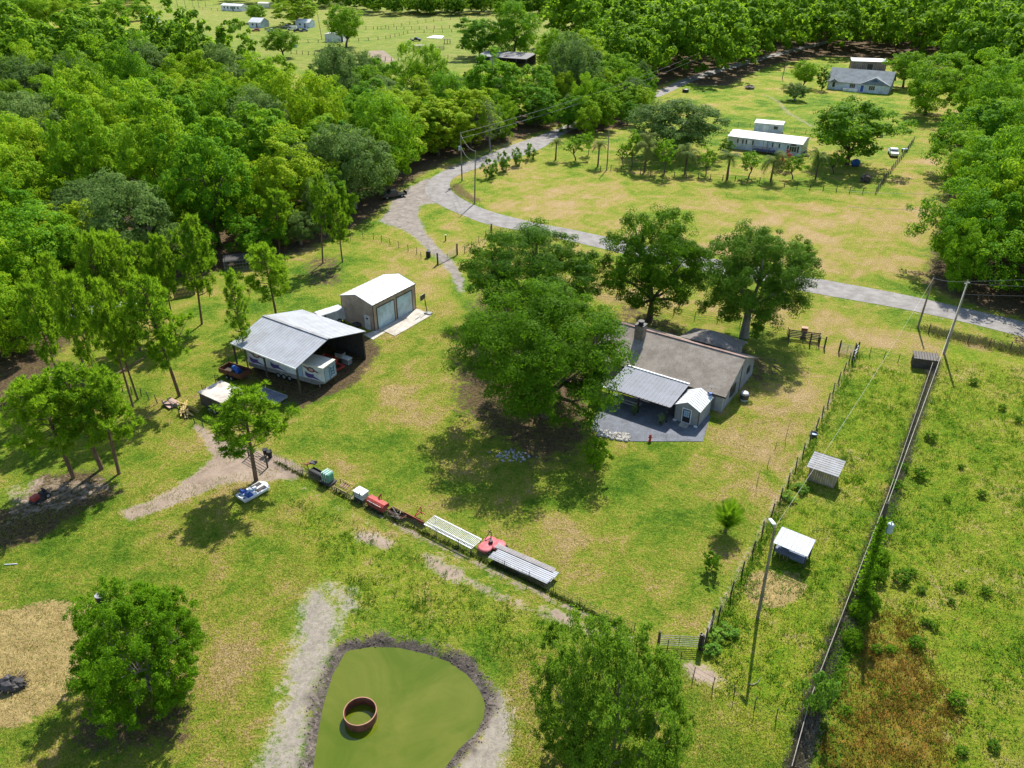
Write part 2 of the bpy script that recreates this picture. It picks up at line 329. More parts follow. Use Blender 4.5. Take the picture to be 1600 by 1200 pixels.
# living grass: patchy greens and yellow greens, straw coloured thatch showing through
tone = math_('ADD', math_('MULTIPLY', n_big, 0.30), math_('ADD', math_('MULTIPLY', n_mid, 0.34), math_('MULTIPLY', n_pat, 0.16)))
tone = math_('ADD', tone, -0.035)
tone = math_('ADD', tone, math_('MULTIPLY', A_[2], -0.13)); tone = math_('ADD', tone, math_('MULTIPLY', B_[3], 0.21))
tone = math_('ADD', tone, math_('MULTIPLY', n_fine, 0.26))
grass = ramp(tone, [(0.14, (0.04, 0.12, 0.004)), (0.32, (0.11, 0.205, 0.012)), (0.46, (0.205, 0.27, 0.024)), (0.59, (0.30, 0.29, 0.045)), (0.70, (0.38, 0.285, 0.10)), (0.90, (0.45, 0.32, 0.16))])
grass = mix(0.75, grass, ramp(n_vf, [(0.0, 0.25), (0.45, 0.95), (1.0, 1.6)]), 'MULTIPLY')
grass = mix(math_('MULTIPLY', C_[1], 0.75), grass, mix(n_mid, (0.14, 0.21, 0.03), (0.24, 0.26, 0.06)))
weedc = mix(0.75, ramp(math_('ADD', math_('MULTIPLY', con(noise(1.3, 8, 0.75, 0.5), .34, .66), .5), math_('ADD', math_('MULTIPLY', con(noise(0.11, 4, .6), .36, .64), .32), math_('MULTIPLY', n_mid, .22))), [(0.08, (0.02, 0.08, 0.006)), (0.24, (0.08, 0.20, 0.008)), (0.45, (0.19, 0.29, 0.012)), (0.66, (0.30, 0.32, 0.03)), (0.88, (0.44, 0.35, 0.15))]), ramp(n_vf, [(0.0, 0.25), (0.45, 0.95), (1.0, 1.6)]), 'MULTIPLY')
wv = N.new('ShaderNodeTexWave'); wv.inputs['Scale'].default_value = 0.16; wv.inputs['Distortion'].default_value = 3.0; wv.inputs['Detail'].default_value = 2; wv.inputs['Detail Scale'].default_value = .3
mpw = N.new('ShaderNodeMapping'); mpw.inputs['Rotation'].default_value = (0, 0, 0.6); L.new(geo.outputs['Position'], mpw.inputs[0]); L.new(mpw.outputs[0], wv.inputs['Vector'])
grass = mix(.10, grass, ramp(wv.outputs[1], [(0.0, .7), (1.0, 1.3)]), 'MULTIPLY')
c = mix(math_('MULTIPLY', msk(C_[0], 0.4, 0.75), 0.85), grass, weedc)
c = mix(msk(B_[1], 0.45, 1.0), c, mix(n_fine, (0.13, 0.05, 0.012), (0.42, 0.22, 0.04)))
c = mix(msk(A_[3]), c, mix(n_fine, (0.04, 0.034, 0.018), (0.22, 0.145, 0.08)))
c = mix(msk(A_[1]), c, mix(math_('ADD', math_('MULTIPLY', n_fine, 0.3), math_('ADD', math_('MULTIPLY', n_vf, 0.25), math_('MULTIPLY', n_pat, .45))), (0.24, 0.165, 0.06), (0.66, 0.50, 0.21)))
k_d = msk(A_[0], .45, .75); k_s = msk(C_[2], .4, .8); k_g = msk(B_[0], .45, .75)
c = mix(k_d, c, mix(math_('ADD', math_('MULTIPLY', n_fine, 0.22), math_('ADD', math_('MULTIPLY', n_mid, 0.4), math_('MULTIPLY', n_pat, .38))), (0.17, 0.125, 0.09), (0.35, 0.275, 0.215)))
c = mix(k_s, c, mix(math_('ADD', math_('MULTIPLY', n_fine, 0.42), math_('ADD', math_('MULTIPLY', n_vf, 0.2), math_('MULTIPLY', n_pat, .38))), (0.13, 0.115, 0.09), (0.335, 0.295, 0.24)))
c = mix(k_g, c, mix(n_pat, (0.15, 0.13, 0.11), (0.29, 0.255, 0.22)))
c = mix(msk(B_[2], 0.42, 0.72), c, mix(math_('ADD', math_('MULTIPLY', n_pat, .5), math_('MULTIPLY', n_fine, .5)), (0.035, 0.03, 0.026), (0.235, 0.195, 0.16)))
L.new(c, gb.inputs['Base Color'])
bp = N.new('ShaderNodeBump'); bp.inputs['Strength'].default_value = 0.9; bp.inputs['Distance'].default_value = 0.16
L.new(math_('ADD', math_('MULTIPLY', n_fine, 0.7), math_('ADD', math_('MULTIPLY', n_vf, 0.4), math_('MULTIPLY', n_pat, 0.8))), bp.inputs['Height']); L.new(math_('SUBTRACT', 0.95, math_('MULTIPLY', math_('ADD', math_('ADD', k_d, k_g), k_s, clamp=True), .7)), bp.inputs['Strength']); L.new(bp.outputs[0], gb.inputs['Normal'])
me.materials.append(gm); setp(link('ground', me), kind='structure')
NT = None

# pond water
wm = bpy.data.materials.new('pond_water'); wm.use_nodes = True; wn = wm.node_tree.nodes; wl = wm.node_tree.links; b = wn['Principled BSDF']
n1 = wn.new('ShaderNodeTexNoise'); n1.inputs['Scale'].default_value = 0.16; n1.inputs['Detail'].default_value = 9; n1.inputs['Roughness'].default_value = .62; n1.inputs['Distortion'].default_value = 1.2
g_ = wn.new('ShaderNodeNewGeometry'); wl.new(g_.outputs['Position'], n1.inputs['Vector'])
r_ = wn.new('ShaderNodeValToRGB'); r_.color_ramp.elements[0].position = .38; r_.color_ramp.elements[1].position = .66
r_.color_ramp.elements[0].color = (0.062, 0.095, 0.001, 1); r_.color_ramp.elements[1].color = (0.11, 0.125, 0.012, 1); wl.new(n1.outputs[0], r_.inputs[0]); wl.new(r_.outputs[0], b.inputs['Base Color'])
b.inputs['Roughness'].default_value = 0.06; b.inputs['Specular IOR Level'].default_value = 0.35
n2 = wn.new('ShaderNodeTexNoise'); n2.inputs['Scale'].default_value = 1.1; n2.inputs['Detail'].default_value = 3; wl.new(g_.outputs['Position'], n2.inputs['Vector'])
bp2 = wn.new('ShaderNodeBump'); bp2.inputs['Strength'].default_value = 0.35; bp2.inputs['Distance'].default_value = 0.04; wl.new(n2.outputs[0], bp2.inputs['Height']); wl.new(bp2.outputs[0], b.inputs['Normal'])
q = np.array(POND); cen = q.mean(0); q2 = cen + (q - cen) * 1.25
mb = MB(); mb.add([(x, y, -0.36) for x, y in q2], [tuple(range(len(q2)))]); setp(part('pond_water', mb, wm), kind='structure')

# asphalt road as one strip laid just above the ground
ROAD = [((1900, 578), (1900, 606)), ((1700, 528), (1700, 552)), ((1600, 503), (1600, 527)), ((1500, 480), (1500, 502)), ((1400, 458), (1400, 481)), ((1275, 435), (1265, 457)), ((1150, 411), (1140, 432)), ((1040, 390), (1030, 409)), ((932, 367), (930, 386)), ((885, 357), (880, 374)), ((850, 351), (842, 365)), ((810, 342), (800, 358)), ((772, 332), (757, 349)), ((740, 320), (722, 336)), ((716, 307), (692, 323)), ((704, 295), (670, 309)), ((704, 284), (664, 296)), ((714, 275), (668, 284)), ((735, 267), (682, 273)), ((765, 257), (712, 260)), ((800, 248), (750, 246)), ((835, 237), (790, 230)), ((858, 225), (828, 217)), ((888, 206), (868, 202)), ((960, 178), (945, 173)), ((1040, 147), (1028, 142)), ((1088, 125), (1077, 120)), ((1180, 97), (1172, 93)), ((1300, 66), (1294, 63))]
def smooth(pts, k=4):
    out = []
    for i in range(len(pts) - 1):
        p0, p1, p2, p3 = pts[max(0, i - 1)], pts[i], pts[i + 1], pts[min(len(pts) - 1, i + 2)]
        for j in range(k):
            t = j / k; out.append(0.5 * ((2 * p1) + (p2 - p0) * t + (2 * p0 - 5 * p1 + 4 * p2 - p3) * t * t + (3 * p1 - 3 * p2 + p3 - p0) * t ** 3))
    return out + [pts[-1]]
ea = smooth([G(*a) for a, b in ROAD]); eb = smooth([G(*b) for a, b in ROAD])
mb = MB(); vs = []
for a, b in zip(ea, eb):
    for t in (0, .5, 1): p = a.lerp(b, t); vs.append((p.x, p.y, 0.03 + 0.03 * math.sin(math.pi * t)))
n = len(ea); mb.add(vs, [(i * 3 + j, i * 3 + j + 1, i * 3 + j + 4, i * 3 + j + 3) for i in range(n - 1) for j in range(2)])
asph = mat('asphalt', (0.235, 0.22, 0.205), 0.9, scale=0.5, var=0.08, bump=0.3); setp(part('road', mb, asph), kind='structure')
# ---------------- trees: prototypes ----------------
def unit(a): return a / np.maximum(1e-9, np.linalg.norm(a, axis=1, keepdims=True))
def cards(C, Nn, L_, W_, rs, T_=None, bend=0.0):
    n = len(C); t = rs.normal(size=(n, 3)) if T_ is None else T_
    t = unit(t - Nn * (t * Nn).sum(1, keepdims=True)); b = np.cross(Nn, t)
    L_ = (L_ * rs.uniform(0.7, 1.35, (n, 1))); W_ = W_ * rs.uniform(0.7, 1.3, (n, 1))
    V = np.stack([C - t * L_ * .5, C + b * W_ * .5 + Nn * bend, C + t * L_ * .5, C - b * W_ * .5 + Nn * bend], 1).reshape(-1, 3)
    return V, np.arange(n * 4).reshape(-1, 4)
def lobes(rs, n, Rr, V_, zc, low=-0.35, spread=(0.74, 1.0), jag=0.18):
    out = []
    k = 0; ph = rs.uniform(0, 6.28); f1 = rs.uniform(0, 6.28, 4)
    for i in range(n):
        u = (i + 0.5) / n; z = 1 - (1 - low) * u; a = i * 2.39996 + ph + rs.normal() * 0.25
        z = np.clip(z + rs.normal() * 0.08, low, 1); r = math.sqrt(max(0, 1 - z * z))
        k = rs.uniform(*spread) * (1 + jag * math.sin(2 * a + f1[0]) * r + jag * 0.7 * math.sin(3 * a + f1[1]))
        if i % 4 == 3: k *= 0.62
        out.append((Rr * k * r * math.cos(a), Rr * k * r * math.sin(a), zc + V_ * k * z))
    return np.array(out)
def crown(rs, Rr, V_, zc, nl, per, leaf, rl=0.30, flat=0.75, asp=0.62, low=-0.35, jag=0.18, upw=0.35, rnd=0.75, shell=0.75, sub=7):
    Lb = lobes(rs, nl, Rr, V_, zc, low, jag=jag); Vs = []; 
    Cs = []; Ns = []
    for c0 in Lb:
        r0 = Rr * rl * rs.uniform(0.7, 1.3)
        ds = unit(rs.normal(size=(sub, 3)) + np.array([0, 0, .35])); 
        cc = np.vstack([c0[None], c0 + ds * r0 * rs.uniform(.7, 1.15, (sub, 1)) * np.array([1, 1, flat])])
        m = per // (sub + 1)
        for q in cc:
            d = unit(rs.normal(size=(m, 3)) + np.array([0, 0, 0.25])); rr = r0 * 0.47 * (shell + (1 - shell) * rs.uniform(0, 1, (m, 1))) * rs.uniform(.7, 1.25)
            rr = rr * (1 + 0.13 * rs.normal(size=(m, 1)))
            Cs.append(q + d * rr * np.array([1, 1, flat])); Ns.append(unit(d * 0.8 + unit(q - np.array([[0, 0, zc]])) * .5 + rs.normal(size=(m, 3)) * rnd * 0.5 + np.array([0, 0, upw])))
    C = np.vstack(Cs); Nn = np.vstack(Ns); C[:, 2] = np.maximum(C[:, 2], 0.1)
    return cards(C, Nn, leaf, leaf * asp, rs), Lb
def limbs(rs, H_, zc, Lb, r0, fork, nmain=7, lean=0.3, twigs=0, base=1.0):
    mb = MB(); f = Vector((rs.normal() * lean, rs.normal() * lean, fork))
    mb.path([(0, 0, -0.3), (f.x * .3, f.y * .3, fork * .45), tuple(f)], [r0 * 1.25, r0 * .95, r0 * .8], 8)
    idx = rs.permutation(len(Lb))
    mains = []
    for j in idx[:nmain]:
        c = Vector(Lb[j]); mid = f.lerp(c, .5) + Vector((rs.normal() * .3, rs.normal() * .3, -0.08 * c.length * .5 + .4)); mains.append(mid)
        mb.path([tuple(f), tuple(mid), tuple(c)], [r0 * .55, r0 * .34, r0 * .1], 6)
    for j in idx[nmain:nmain + twigs]:
        c = Vector(Lb[j]); m = min(mains, key=lambda q: (q - c).length); md = m.lerp(c, .5) + Vector((rs.normal() * .2, rs.normal() * .2, .2))
        mb.path([tuple(m), tuple(md), tuple(c)], [r0 * .26, r0 * .16, r0 * .06], 4)
    return mb
BARK = mat('bark', (0.13, 0.10, 0.075), 0.95, var=0.35, scale=5, bump=0.6, stretch=(1, 1, .25))
PBARK = mat('pine_bark', (0.17, 0.105, 0.07), 0.95, var=0.35, scale=5, bump=0.6, stretch=(1, 1, .25))
GREYB = mat('grey_bark', (0.25, 0.23, 0.20), 0.95, var=0.3, scale=5, bump=0.5)
L_WOOD = leafmat('wood_leaf', [(0.035, 0.115, 0.008), (0.075, 0.22, 0.012), (0.165, 0.335, 0.014), (0.36, 0.44, 0.015)], 0.40, (0.34, 0.57, 0.015))
L_OAK = leafmat('oak_leaf', [(0.03, 0.08, 0.006), (0.055, 0.135, 0.008), (0.10, 0.20, 0.010)], 0.42, (0.20, 0.42, 0.01))
L_LITE = leafmat('light_leaf', [(0.055, 0.14, 0.010), (0.11, 0.24, 0.012), (0.21, 0.36, 0.015)], 0.45, (0.32, 0.55, 0.02))
L_GREY = leafmat('greygreen_leaf', [(0.075, 0.14, 0.03), (0.12, 0.20, 0.045), (0.19, 0.28, 0.065)], 0.42, (0.22, 0.36, 0.08))
L_PINE = leafmat('pine_needle', [(0.06, 0.15, 0.012), (0.13, 0.27, 0.015), (0.24, 0.38, 0.02)], 0.48, (0.35, 0.55, 0.02))
L_BUSH = leafmat('bush_leaf', [(0.04, 0.11, 0.008), (0.085, 0.20, 0.010), (0.18, 0.32, 0.012)], 0.45, (0.26, 0.5, 0.015))
L_PALM = leafmat('palm_leaf', [(0.05, 0.10, 0.02), (0.10, 0.16, 0.03), (0.2, 0.2, 0.05)], 0.3, (0.2, 0.3, 0.04))
L_RED = leafmat('red_leaf', [(0.12, 0.03, 0.02), (0.22, 0.06, 0.03), (0.3, 0.12, 0.06)], 0.3, (0.4, 0.1, 0.03))
L_FAR = leafmat('far_leaf', [(0.045, 0.12, 0.010), (0.10, 0.22, 0.014), (0.19, 0.33, 0.018)], 0.48, (0.34, 0.55, 0.02))
PROTO = {}
def mkproto(key, seed, Rr, V_, zc, nl, per, leaf, lm, bark, r0, fork, nm=7, tw=8, **kw):
    rs = np.random.RandomState(seed); (V, F), Lb = crown(rs, Rr, V_, zc, nl, per, leaf, **kw)
    PROTO[key] = (npmesh('crown', V, F, lm), None, Rr, zc + V_ * 1.08, lm, bark)
    mb = limbs(rs, zc + V_, zc, Lb, r0, fork, nm, twigs=tw); me = bpy.data.meshes.new('trunk'); me.from_pydata(mb.v, [], mb.f); me.materials.append(bark)
    PROTO[key] = (PROTO[key][0], me, Rr, zc + V_ * 1.08)
for i in range(2): mkproto('oak%d' % i, 11 + i, 7.5, 5.6, 7.2, 92, 1050, 0.19, L_OAK, BARK, 0.42, 2.6, 9, 16, rl=0.2, low=-0.95, jag=.05, sub=6)
mkproto('oakmid', 15, 6.5, 5.8, 7.2, 78, 950, 0.2, L_OAK, BARK, 0.42, 2.6, 9, 14, rl=0.21, low=-0.92, jag=.07, sub=6)
mkproto('oaklight', 16, 7, 5.4, 7.4, 92, 1150, 0.18, leafmat('olive_leaf', [(0.05, 0.11, 0.010), (0.09, 0.18, 0.014), (0.16, 0.27, 0.02)], 0.42, (0.16, 0.34, 0.03)), GREYB, 0.5, 3.4, 10, 18, rl=0.19, low=-0.85, jag=0.16)
for i, (rr, vv, zc, jg) in enumerate([(5.0, 5.8, 6.4, .14), (5.6, 5.4, 6.0, .2), (4.4, 6.2, 6.7, .16), (5.4, 6.2, 6.7, .24), (4.0, 5.6, 6.0, .2), (5.0, 5.0, 5.4, .22)]):
    mkproto('wood%d' % i, 30 + i, rr, vv, zc, 44 + 3 * (i % 3), 540, 0.30, L_WOOD, BARK, 0.24, 3.0, 6, 5, rl=0.25 + .02 * (i % 2), low=-0.98, jag=jg, shell=.8, sub=6)
for i in range(2): mkproto('grey%d' % i, 50 + i, 5.5, 4.6, 6.2, 60, 460, 0.28, L_GREY, GREYB, 0.4, 2.0, 8, 8, rl=0.24, low=-0.92, jag=.1)
for i in range(2): mkproto('lite%d' % i, 60 + i, 4.2, 3.8, 5.4, 48, 380, 0.27, L_LITE, BARK, 0.25, 1.8, 7, 6, rl=0.25, low=-0.88, jag=.12)
for i in range(3): mkproto('far%d' % i, 70 + i, 4.8, 4.6 + i, 6.4 + i * .6, 22, 100, 0.85, L_FAR, BARK, 0.3, 3, 4, 0, rl=0.3, low=-0.8, sub=4)
for i in range(2): mkproto('bush%d' % i, 80 + i + 3 * i, 4.6, 3.3, 3.0, 170, (860, 620)[i], (.115, .12)[i], (L_BUSH, leafmat('twiggy_leaf', [(0.06, 0.13, 0.015), (0.13, 0.24, 0.02), (0.24, 0.36, 0.03)], .42, (.3, .5, .03)))[i], GREYB, 0.10, 0.5, 22, 60, rl=0.14, low=-0.95, jag=.16, upw=.1, rnd=1.1, shell=.3, sub=8)
mkproto('sapling', 90, 1.1, 1.25, 2.15, 16, 110, 0.17, L_LITE, BARK, 0.07, 0.9, 6, 3, rl=.34, low=-.6, sub=4)
mkproto('shrub', 91, 1.0, 1.0, 1.1, 22, 230, 0.12, L_BUSH, BARK, 0.06, 0.4, 8, 4, rl=.32, low=-.8, sub=4)
mkproto('tuft', 92, 1.0, .9, .8, 14, 130, 0.16, leafmat('bright_leaf', [(0.07, 0.17, 0.02), (0.12, 0.26, 0.03), (0.2, 0.34, 0.04)], .4), BARK, 0.05, 0.3, 8, 3, rl=.34, low=-.9, sub=4)
mkproto('redshrub', 93, 1.2, 1.1, 1.2, 14, 90, 0.2, L_RED, BARK, 0.06, 0.4, 6, 3, rl=.34, low=-.8, sub=4)
mkproto('cedar', 94, 1.6, 2.6, 2.8, 26, 130, 0.22, L_OAK, BARK, 0.12, 0.6, 5, 3, rl=.36, low=-.95, sub=4)
def pine(key, seed, H_, crown_from, Rr, nb, leafn=15, tl=0.42, lean=0.4, r0=.2):
    rs = np.random.RandomState(seed); mb = MB(); top = Vector((rs.normal() * lean, rs.normal() * lean, H_))
    mid = Vector((top.x * .3, top.y * .5, H_ * .5)); mb.path([(0, 0, -.3), tuple(mid * .5), tuple(mid), tuple(mid.lerp(top, .5)), tuple(top)], [r0 * 1.2, r0, r0 * .8, r0 * .5, .04], 7)
    Cs = []; Ts = []
    def at(z):
        t = z / H_
        return Vector((0, 0, 0)).lerp(mid, t * 2) if t < .5 else mid.lerp(top, (t - .5) * 2)
    for i in range(nb):
        t = (i + .5) / nb; z = H_ * (crown_from + (1 - crown_from) * t ** .9); a = i * 2.4 + rs.normal() * .4
        prof = (1 - t) ** .55 * (0.55 + .45 * min(1, t * 4)); ln = Rr * prof * rs.uniform(.65, 1.15) + .25; p0 = at(z); rise = rs.uniform(.1, .5) + .3 * t
        d = Vector((math.cos(a), math.sin(a), rise)); p1 = p0 + Vector((d.x, d.y, d.z * .5)) * ln * .5; p2 = p0 + d * ln
        mb.path([tuple(p0), tuple(p1), tuple(p2)], [.06, .04, .015], 4)
        k = max(2, int(ln * 2.6))
        for j in range(k):
            q = p1.lerp(p2, rs.uniform(-.15, 1.05)) + Vector((rs.normal() * .3, rs.normal() * .3, rs.normal() * .14 + .1)) * (0.7 + .28 * ln)
            Cs.append(q); Ts.append(d)
        if k < 4: Cs.append(p2); Ts.append(d)
    C0 = np.array([tuple(c) for c in Cs]); n = len(C0)
    C = np.repeat(C0, leafn, 0); dr = unit(rs.normal(size=(n * leafn, 3)) + np.array([0, 0, .85])); ce = C + dr * tl * .55
    nn = unit(np.cross(dr, rs.normal(size=dr.shape))); V, F = cards(ce, nn, tl, tl * .17, rs, T_=dr)
    me = bpy.data.meshes.new('trunk'); me.from_pydata(mb.v, [], mb.f); me.materials.append(PBARK); PROTO[key] = (npmesh('crown', V, F, L_PINE), me, Rr, H_)
pine('pine0', 1, 12, .34, 4.6, 36, 40, .62); pine('pine1', 2, 13, .42, 4.2, 30, 40, .62, lean=.8); pine('pine2', 3, 11, .28, 4.4, 36, 40, .62, lean=.3); pine('pinethin', 4, 9, .3, 2.0, 40, 40, .42, .2, .09)
def palm(key, seed, H_, nf, fl, el=(.2, 1.3), dr=.24):
    rs = np.random.RandomState(seed); mb = MB(); mb.path([(0, 0, -.2), (.05, 0, H_ * .5), (.1, .05, H_)], [.17, .13, .12], 8); Vs = []; Fs = []
    for i in range(nf):
        a = i * 2.4; el0 = rs.uniform(*el); p = np.array([.1, .05, H_]); dirh = np.array([math.cos(a), math.sin(a), 0]); side = np.array([-dirh[1], dirh[0], 0])
        for j in range(7):
            e = el0 - j * dr; st = dirh * math.cos(e) + np.array([0, 0, math.sin(e)]); q = p + st * fl / 7; w_ = .75 * math.sin(math.pi * (j + 1) / 8.5)
            for s_ in (-1, 1):
                for h in (0, .33, .66):
                    b0 = p + (q - p) * h; b1 = p + (q - p) * (h + .3); tip = b1 + side * s_ * w_ + st * .16 + np.array([0, 0, -.14]); k = len(Vs) ; Vs += [b0, b1, tip, (b0 + tip) / 2 + st * .02]; Fs.append([k, k + 1, k + 2, k + 3])
            p = q
    me = bpy.data.meshes.new('trunk'); me.from_pydata(mb.v, [], mb.f); me.materials.append(BARK); PROTO[key] = (npmesh('fronds', np.array(Vs), np.array(Fs), L_PALM), me, fl * .8, H_ + fl * .35)
palm('palm0', 5, 1.5, 26, 2.0); palm('palm1', 6, 2.3, 20, 1.6); palm('yucca', 8, .25, 40, 1.5, (.5, 1.5), .06)
rs = np.random.RandomState(7); mb = MB(); f0 = []
for i in range(30):
    a = i * 2.4; z = 2.5 + i * .3; l_ = rs.uniform(1.2, 3) * (1.2 - i / 40); p1 = Vector((math.cos(a) * l_ * .5, math.sin(a) * l_ * .5, z + l_ * .5)); p2 = Vector((math.cos(a + .3) * l_, math.sin(a + .3) * l_, z + l_ * .9 + .3))
    mb.path([(0, 0, z), tuple(p1), tuple(p2)], [.07, .045, .012], 4); mb.path([tuple(p1), tuple(p1 + Vector((rs.normal() * .6, rs.normal() * .6, .9)))], [.03, .01], 4); f0.append(p2)
mb.path([(0, 0, -.3), (.1, 0, 6), (.1, .2, 12)], [.22, .15, .04], 7)
me = bpy.data.meshes.new('trunk'); me.from_pydata(mb.v, [], mb.f); me.materials.append(GREYB)
C = np.repeat(np.array([tuple(p) for p in f0]), 22, 0) + rs.normal(size=(660, 3)) * .5; V, F = cards(C, unit(rs.normal(size=(660, 3))), .3, .2, rs)
PROTO['dead'] = (npmesh('crown', V, F, L_GREY), me, 3.2, 12.5)

def tree(key, name, label, cat, loc, rad, h, group=None, rz=None, lean=None):
    cm, tm, R0, H0 = PROTO[key]; o = thing(name, label, cat, loc, random.uniform(0, 6.28) if rz is None else rz, group)
    o.scale = (rad / R0, rad / R0, h / H0)
    if lean: o.rotation_euler = (lean[0], lean[1], o.rotation_euler[2])
    link('palm_fronds' if cm.name.startswith('fronds') else 'crown', cm, o); link('trunk', tm, o); return o
def boxtree(key, name, label, cat, bb, clear=.12, group=None, depth=None, hmax=30):
    """tree whose crown has the size seen in the photo: bb = x0,y0,x1,y1 ; clear = bare trunk share of the height"""
    x0, y0, x1, y1 = bb; cx, cy = (x0 + x1) / 2, (y0 + y1) / 2; zc = 5.0
    for _ in range(25):
        p = G(cx, cy, zc); k = PR(p)[2]; rad = (x1 - x0) / 2 / k; vh = (y1 - y0) / 2 / k
        el = math.atan2(CH - zc, p.y); v2 = (vh ** 2 - (rad * math.sin(el)) ** 2) / math.cos(el) ** 2
        vv = math.sqrt(max(v2, (rad * .45) ** 2)); H_ = 2 * vv / (1 - clear); zc = .5 * zc + .5 * (H_ - vv)
    t_ = tree(key, name, label, cat, (p.x, p.y, 0), rad, min(hmax, H_), group)
    if key.startswith('pine'): t_.rotation_euler = (random.uniform(-.07, .07), random.uniform(-.09, .09), t_.rotation_euler[2]); t_.scale = (t_.scale[0] * random.uniform(.9, 1.2), t_.scale[1] * random.uniform(.9, 1.25), t_.scale[2] * random.uniform(.92, 1.08))
    return t_
PROTO['yucca'][0].materials[0] = L_LITE
random.seed(4)
# --- the trees one can single out ---
YT = 'trees in the yard'
boxtree('oak0', 'oak_tree', 'biggest dark green oak, spreading over the lawn at the left end of the house', 'tree', (722, 438, 988, 645), .16)
boxtree('oak1', 'oak_tree', 'broad dark oak directly behind the biggest oak, reaching to the road', 'tree', (718, 350, 938, 500), .12)
boxtree('oakmid', 'oak_tree', 'dark round oak between the house chimney and the road', 'tree', (946, 326, 1102, 484), .14)
boxtree('oaklight', 'oak_tree', 'open lighter green tree with a forked grey trunk behind the right end of the house', 'tree', (1086, 352, 1272, 505), .2)
boxtree('bush0', 'bushy_tree', 'large low bushy tree beside the straw patch, left of the pond', 'tree', (105, 903, 316, 1112), .02)
boxtree('bush1', 'bushy_tree', 'large twiggy bushy tree right of the pond, in front of the metal gate', 'tree', (838, 962, 1082, 1240), .02)
boxtree('shrub', 'small_tree', 'small round clipped tree on the lawn near the gravel patio', 'small tree', (913, 681, 951, 730), .22)
tree('yucca', 'spiky_shrub', 'spiky pale green shrub on the lawn left of the tall lamp pole', 'shrub', G(1133, 830), 1.45, 1.7)
boxtree('shrub', 'small_tree', 'smallest round tree, just below the spiky shrub', 'small tree', (1099, 860, 1127, 890), .2)
boxtree('tuft', 'fence_shrub', 'bright green leafy shrub growing over the long right fence near the bottom edge', 'shrub', (1256, 1048, 1306, 1118), .02)
boxtree('grey0', 'live_oak', 'wide grey-green tree left of the white mobile home', 'tree', (990, 156, 1124, 236), .08)
boxtree('lite0', 'leafy_tree', 'big bright green tree at the right end of the white mobile home', 'tree', (1268, 156, 1400, 248), .1)
boxtree('redshrub', 'red_shrub', 'reddish shrub in front of the white mobile home', 'shrub', (1214, 238, 1240, 266), .02)
boxtree('cedar', 'dark_conifer', 'dark columnar conifer against the left end of the white mobile home', 'conifer', (1124, 214, 1148, 242), .02)
boxtree('lite1', 'round_tree', 'round bright tree left of the white-walled house with the grey hip roof', 'tree', (1238, 96, 1278, 130), .15)
boxtree('cedar', 'small_conifer', 'narrow tree touching the left corner of the white-walled house', 'tree', (1277, 102, 1298, 136), .1)
boxtree('grey1', 'drooping_tree', 'small drooping dark tree on the field left of the white-walled house', 'tree', (1225, 130, 1262, 154), .1)
boxtree('lite0', 'round_tree', 'round green tree just right of the white-walled house', 'tree', (1390, 80, 1448, 124), .2)
boxtree('wood3', 'broad_tree', 'broad yellow-green tree casting a shadow right of the white-walled house', 'tree', (1414, 88, 1506, 164), .16)
boxtree('wood1', 'dense_tree', 'dark dense tree closing the field at the far right corner', 'tree', (1488, 40, 1590, 125), .05)
boxtree('lite1', 'field_tree', 'lone yellow-green tree beside the small white shed in the far pasture', 'tree', (508, 10, 566, 62), .15)
boxtree('lite0', 'field_tree', 'small tree in front of the parked cars in the far pasture', 'tree', (414, 46, 464, 84), .1)
boxtree('wood2', 'tall_tree', 'dense tall tree behind the far houses at the top edge', 'tree', (430, -4, 494, 36), .05)
boxtree('lite1', 'round_tree', 'small tree between the far long white home and the far blue-roofed house', 'tree', (384, 8, 416, 32), .1)
boxtree('cedar', 'dark_conifer', 'dark pointed tree at the near edge of the far pasture', 'conifer', (477, 96, 512, 138), .03)
boxtree('wood0', 'barn_tree', 'tall tree at the left end of the far dark open barn', 'tree', (712, 26, 786, 84), .05)
boxtree('wood1', 'barn_tree', 'tallest tree behind the far dark open barn', 'tree', (764, 2, 842, 82), .05)
boxtree('lite0', 'airy_tree', 'airy yellow-green tree between the far barn and the caravan', 'tree', (836, 46, 908, 108), .18)
boxtree('wood2', 'barn_tree', 'tall narrow tree behind the caravan', 'tree', (892, 12, 926, 72), .04)
boxtree('wood4', 'barn_tree', 'upright bright tree right of the caravan', 'tree', (914, 28, 984, 92), .04)
boxtree('dead', 'bare_tree', 'nearly bare grey tree above the road bend', 'tree', (738, 160, 792, 232), .05)
boxtree('grey1', 'grey_tree', 'grey-green sparse tree left of the two road-bend utility poles', 'tree', (560, 12 + 130, 650, 205), .1)
# pines
PG = 'pines on the near lawn'
boxtree('pine0', 'pine_tree', 'left trunk of the big pine group on the near left lawn', 'pine', (18, 585, 140, 705), .36)
boxtree('pine1', 'pine_tree', 'middle pine of the big pine group on the near left lawn', 'pine', (60, 566, 188, 690), .36)
boxtree('pine2', 'pine_tree', 'right pine of the big pine group on the near left lawn, nearest the dirt track', 'pine', (98, 590, 214, 702), .36)
boxtree('pine0', 'pine_tree', 'single pine standing on the dirt track above the blue and white boat', 'pine', (322, 604, 440, 715), .36)
boxtree('pine2', 'pine_tree', 'pine with a leaning top standing alone left of the barn roof', 'pine', (205, 450, 306, 590), .22)
boxtree('pinethin', 'pine_tree', 'slender pine beside the left corner of the grey barn roof', 'pine', (348, 428, 392, 540), .3)
boxtree('pine0', 'pine_tree', 'wide bushy pine behind the grey barn roof', 'pine', (380, 388, 468, 500), .1)
boxtree('pine2', 'pine_tree', 'pine with a bare lower trunk left of the bushy pine behind the barn', 'pine', (266, 362, 326, 478), .22)
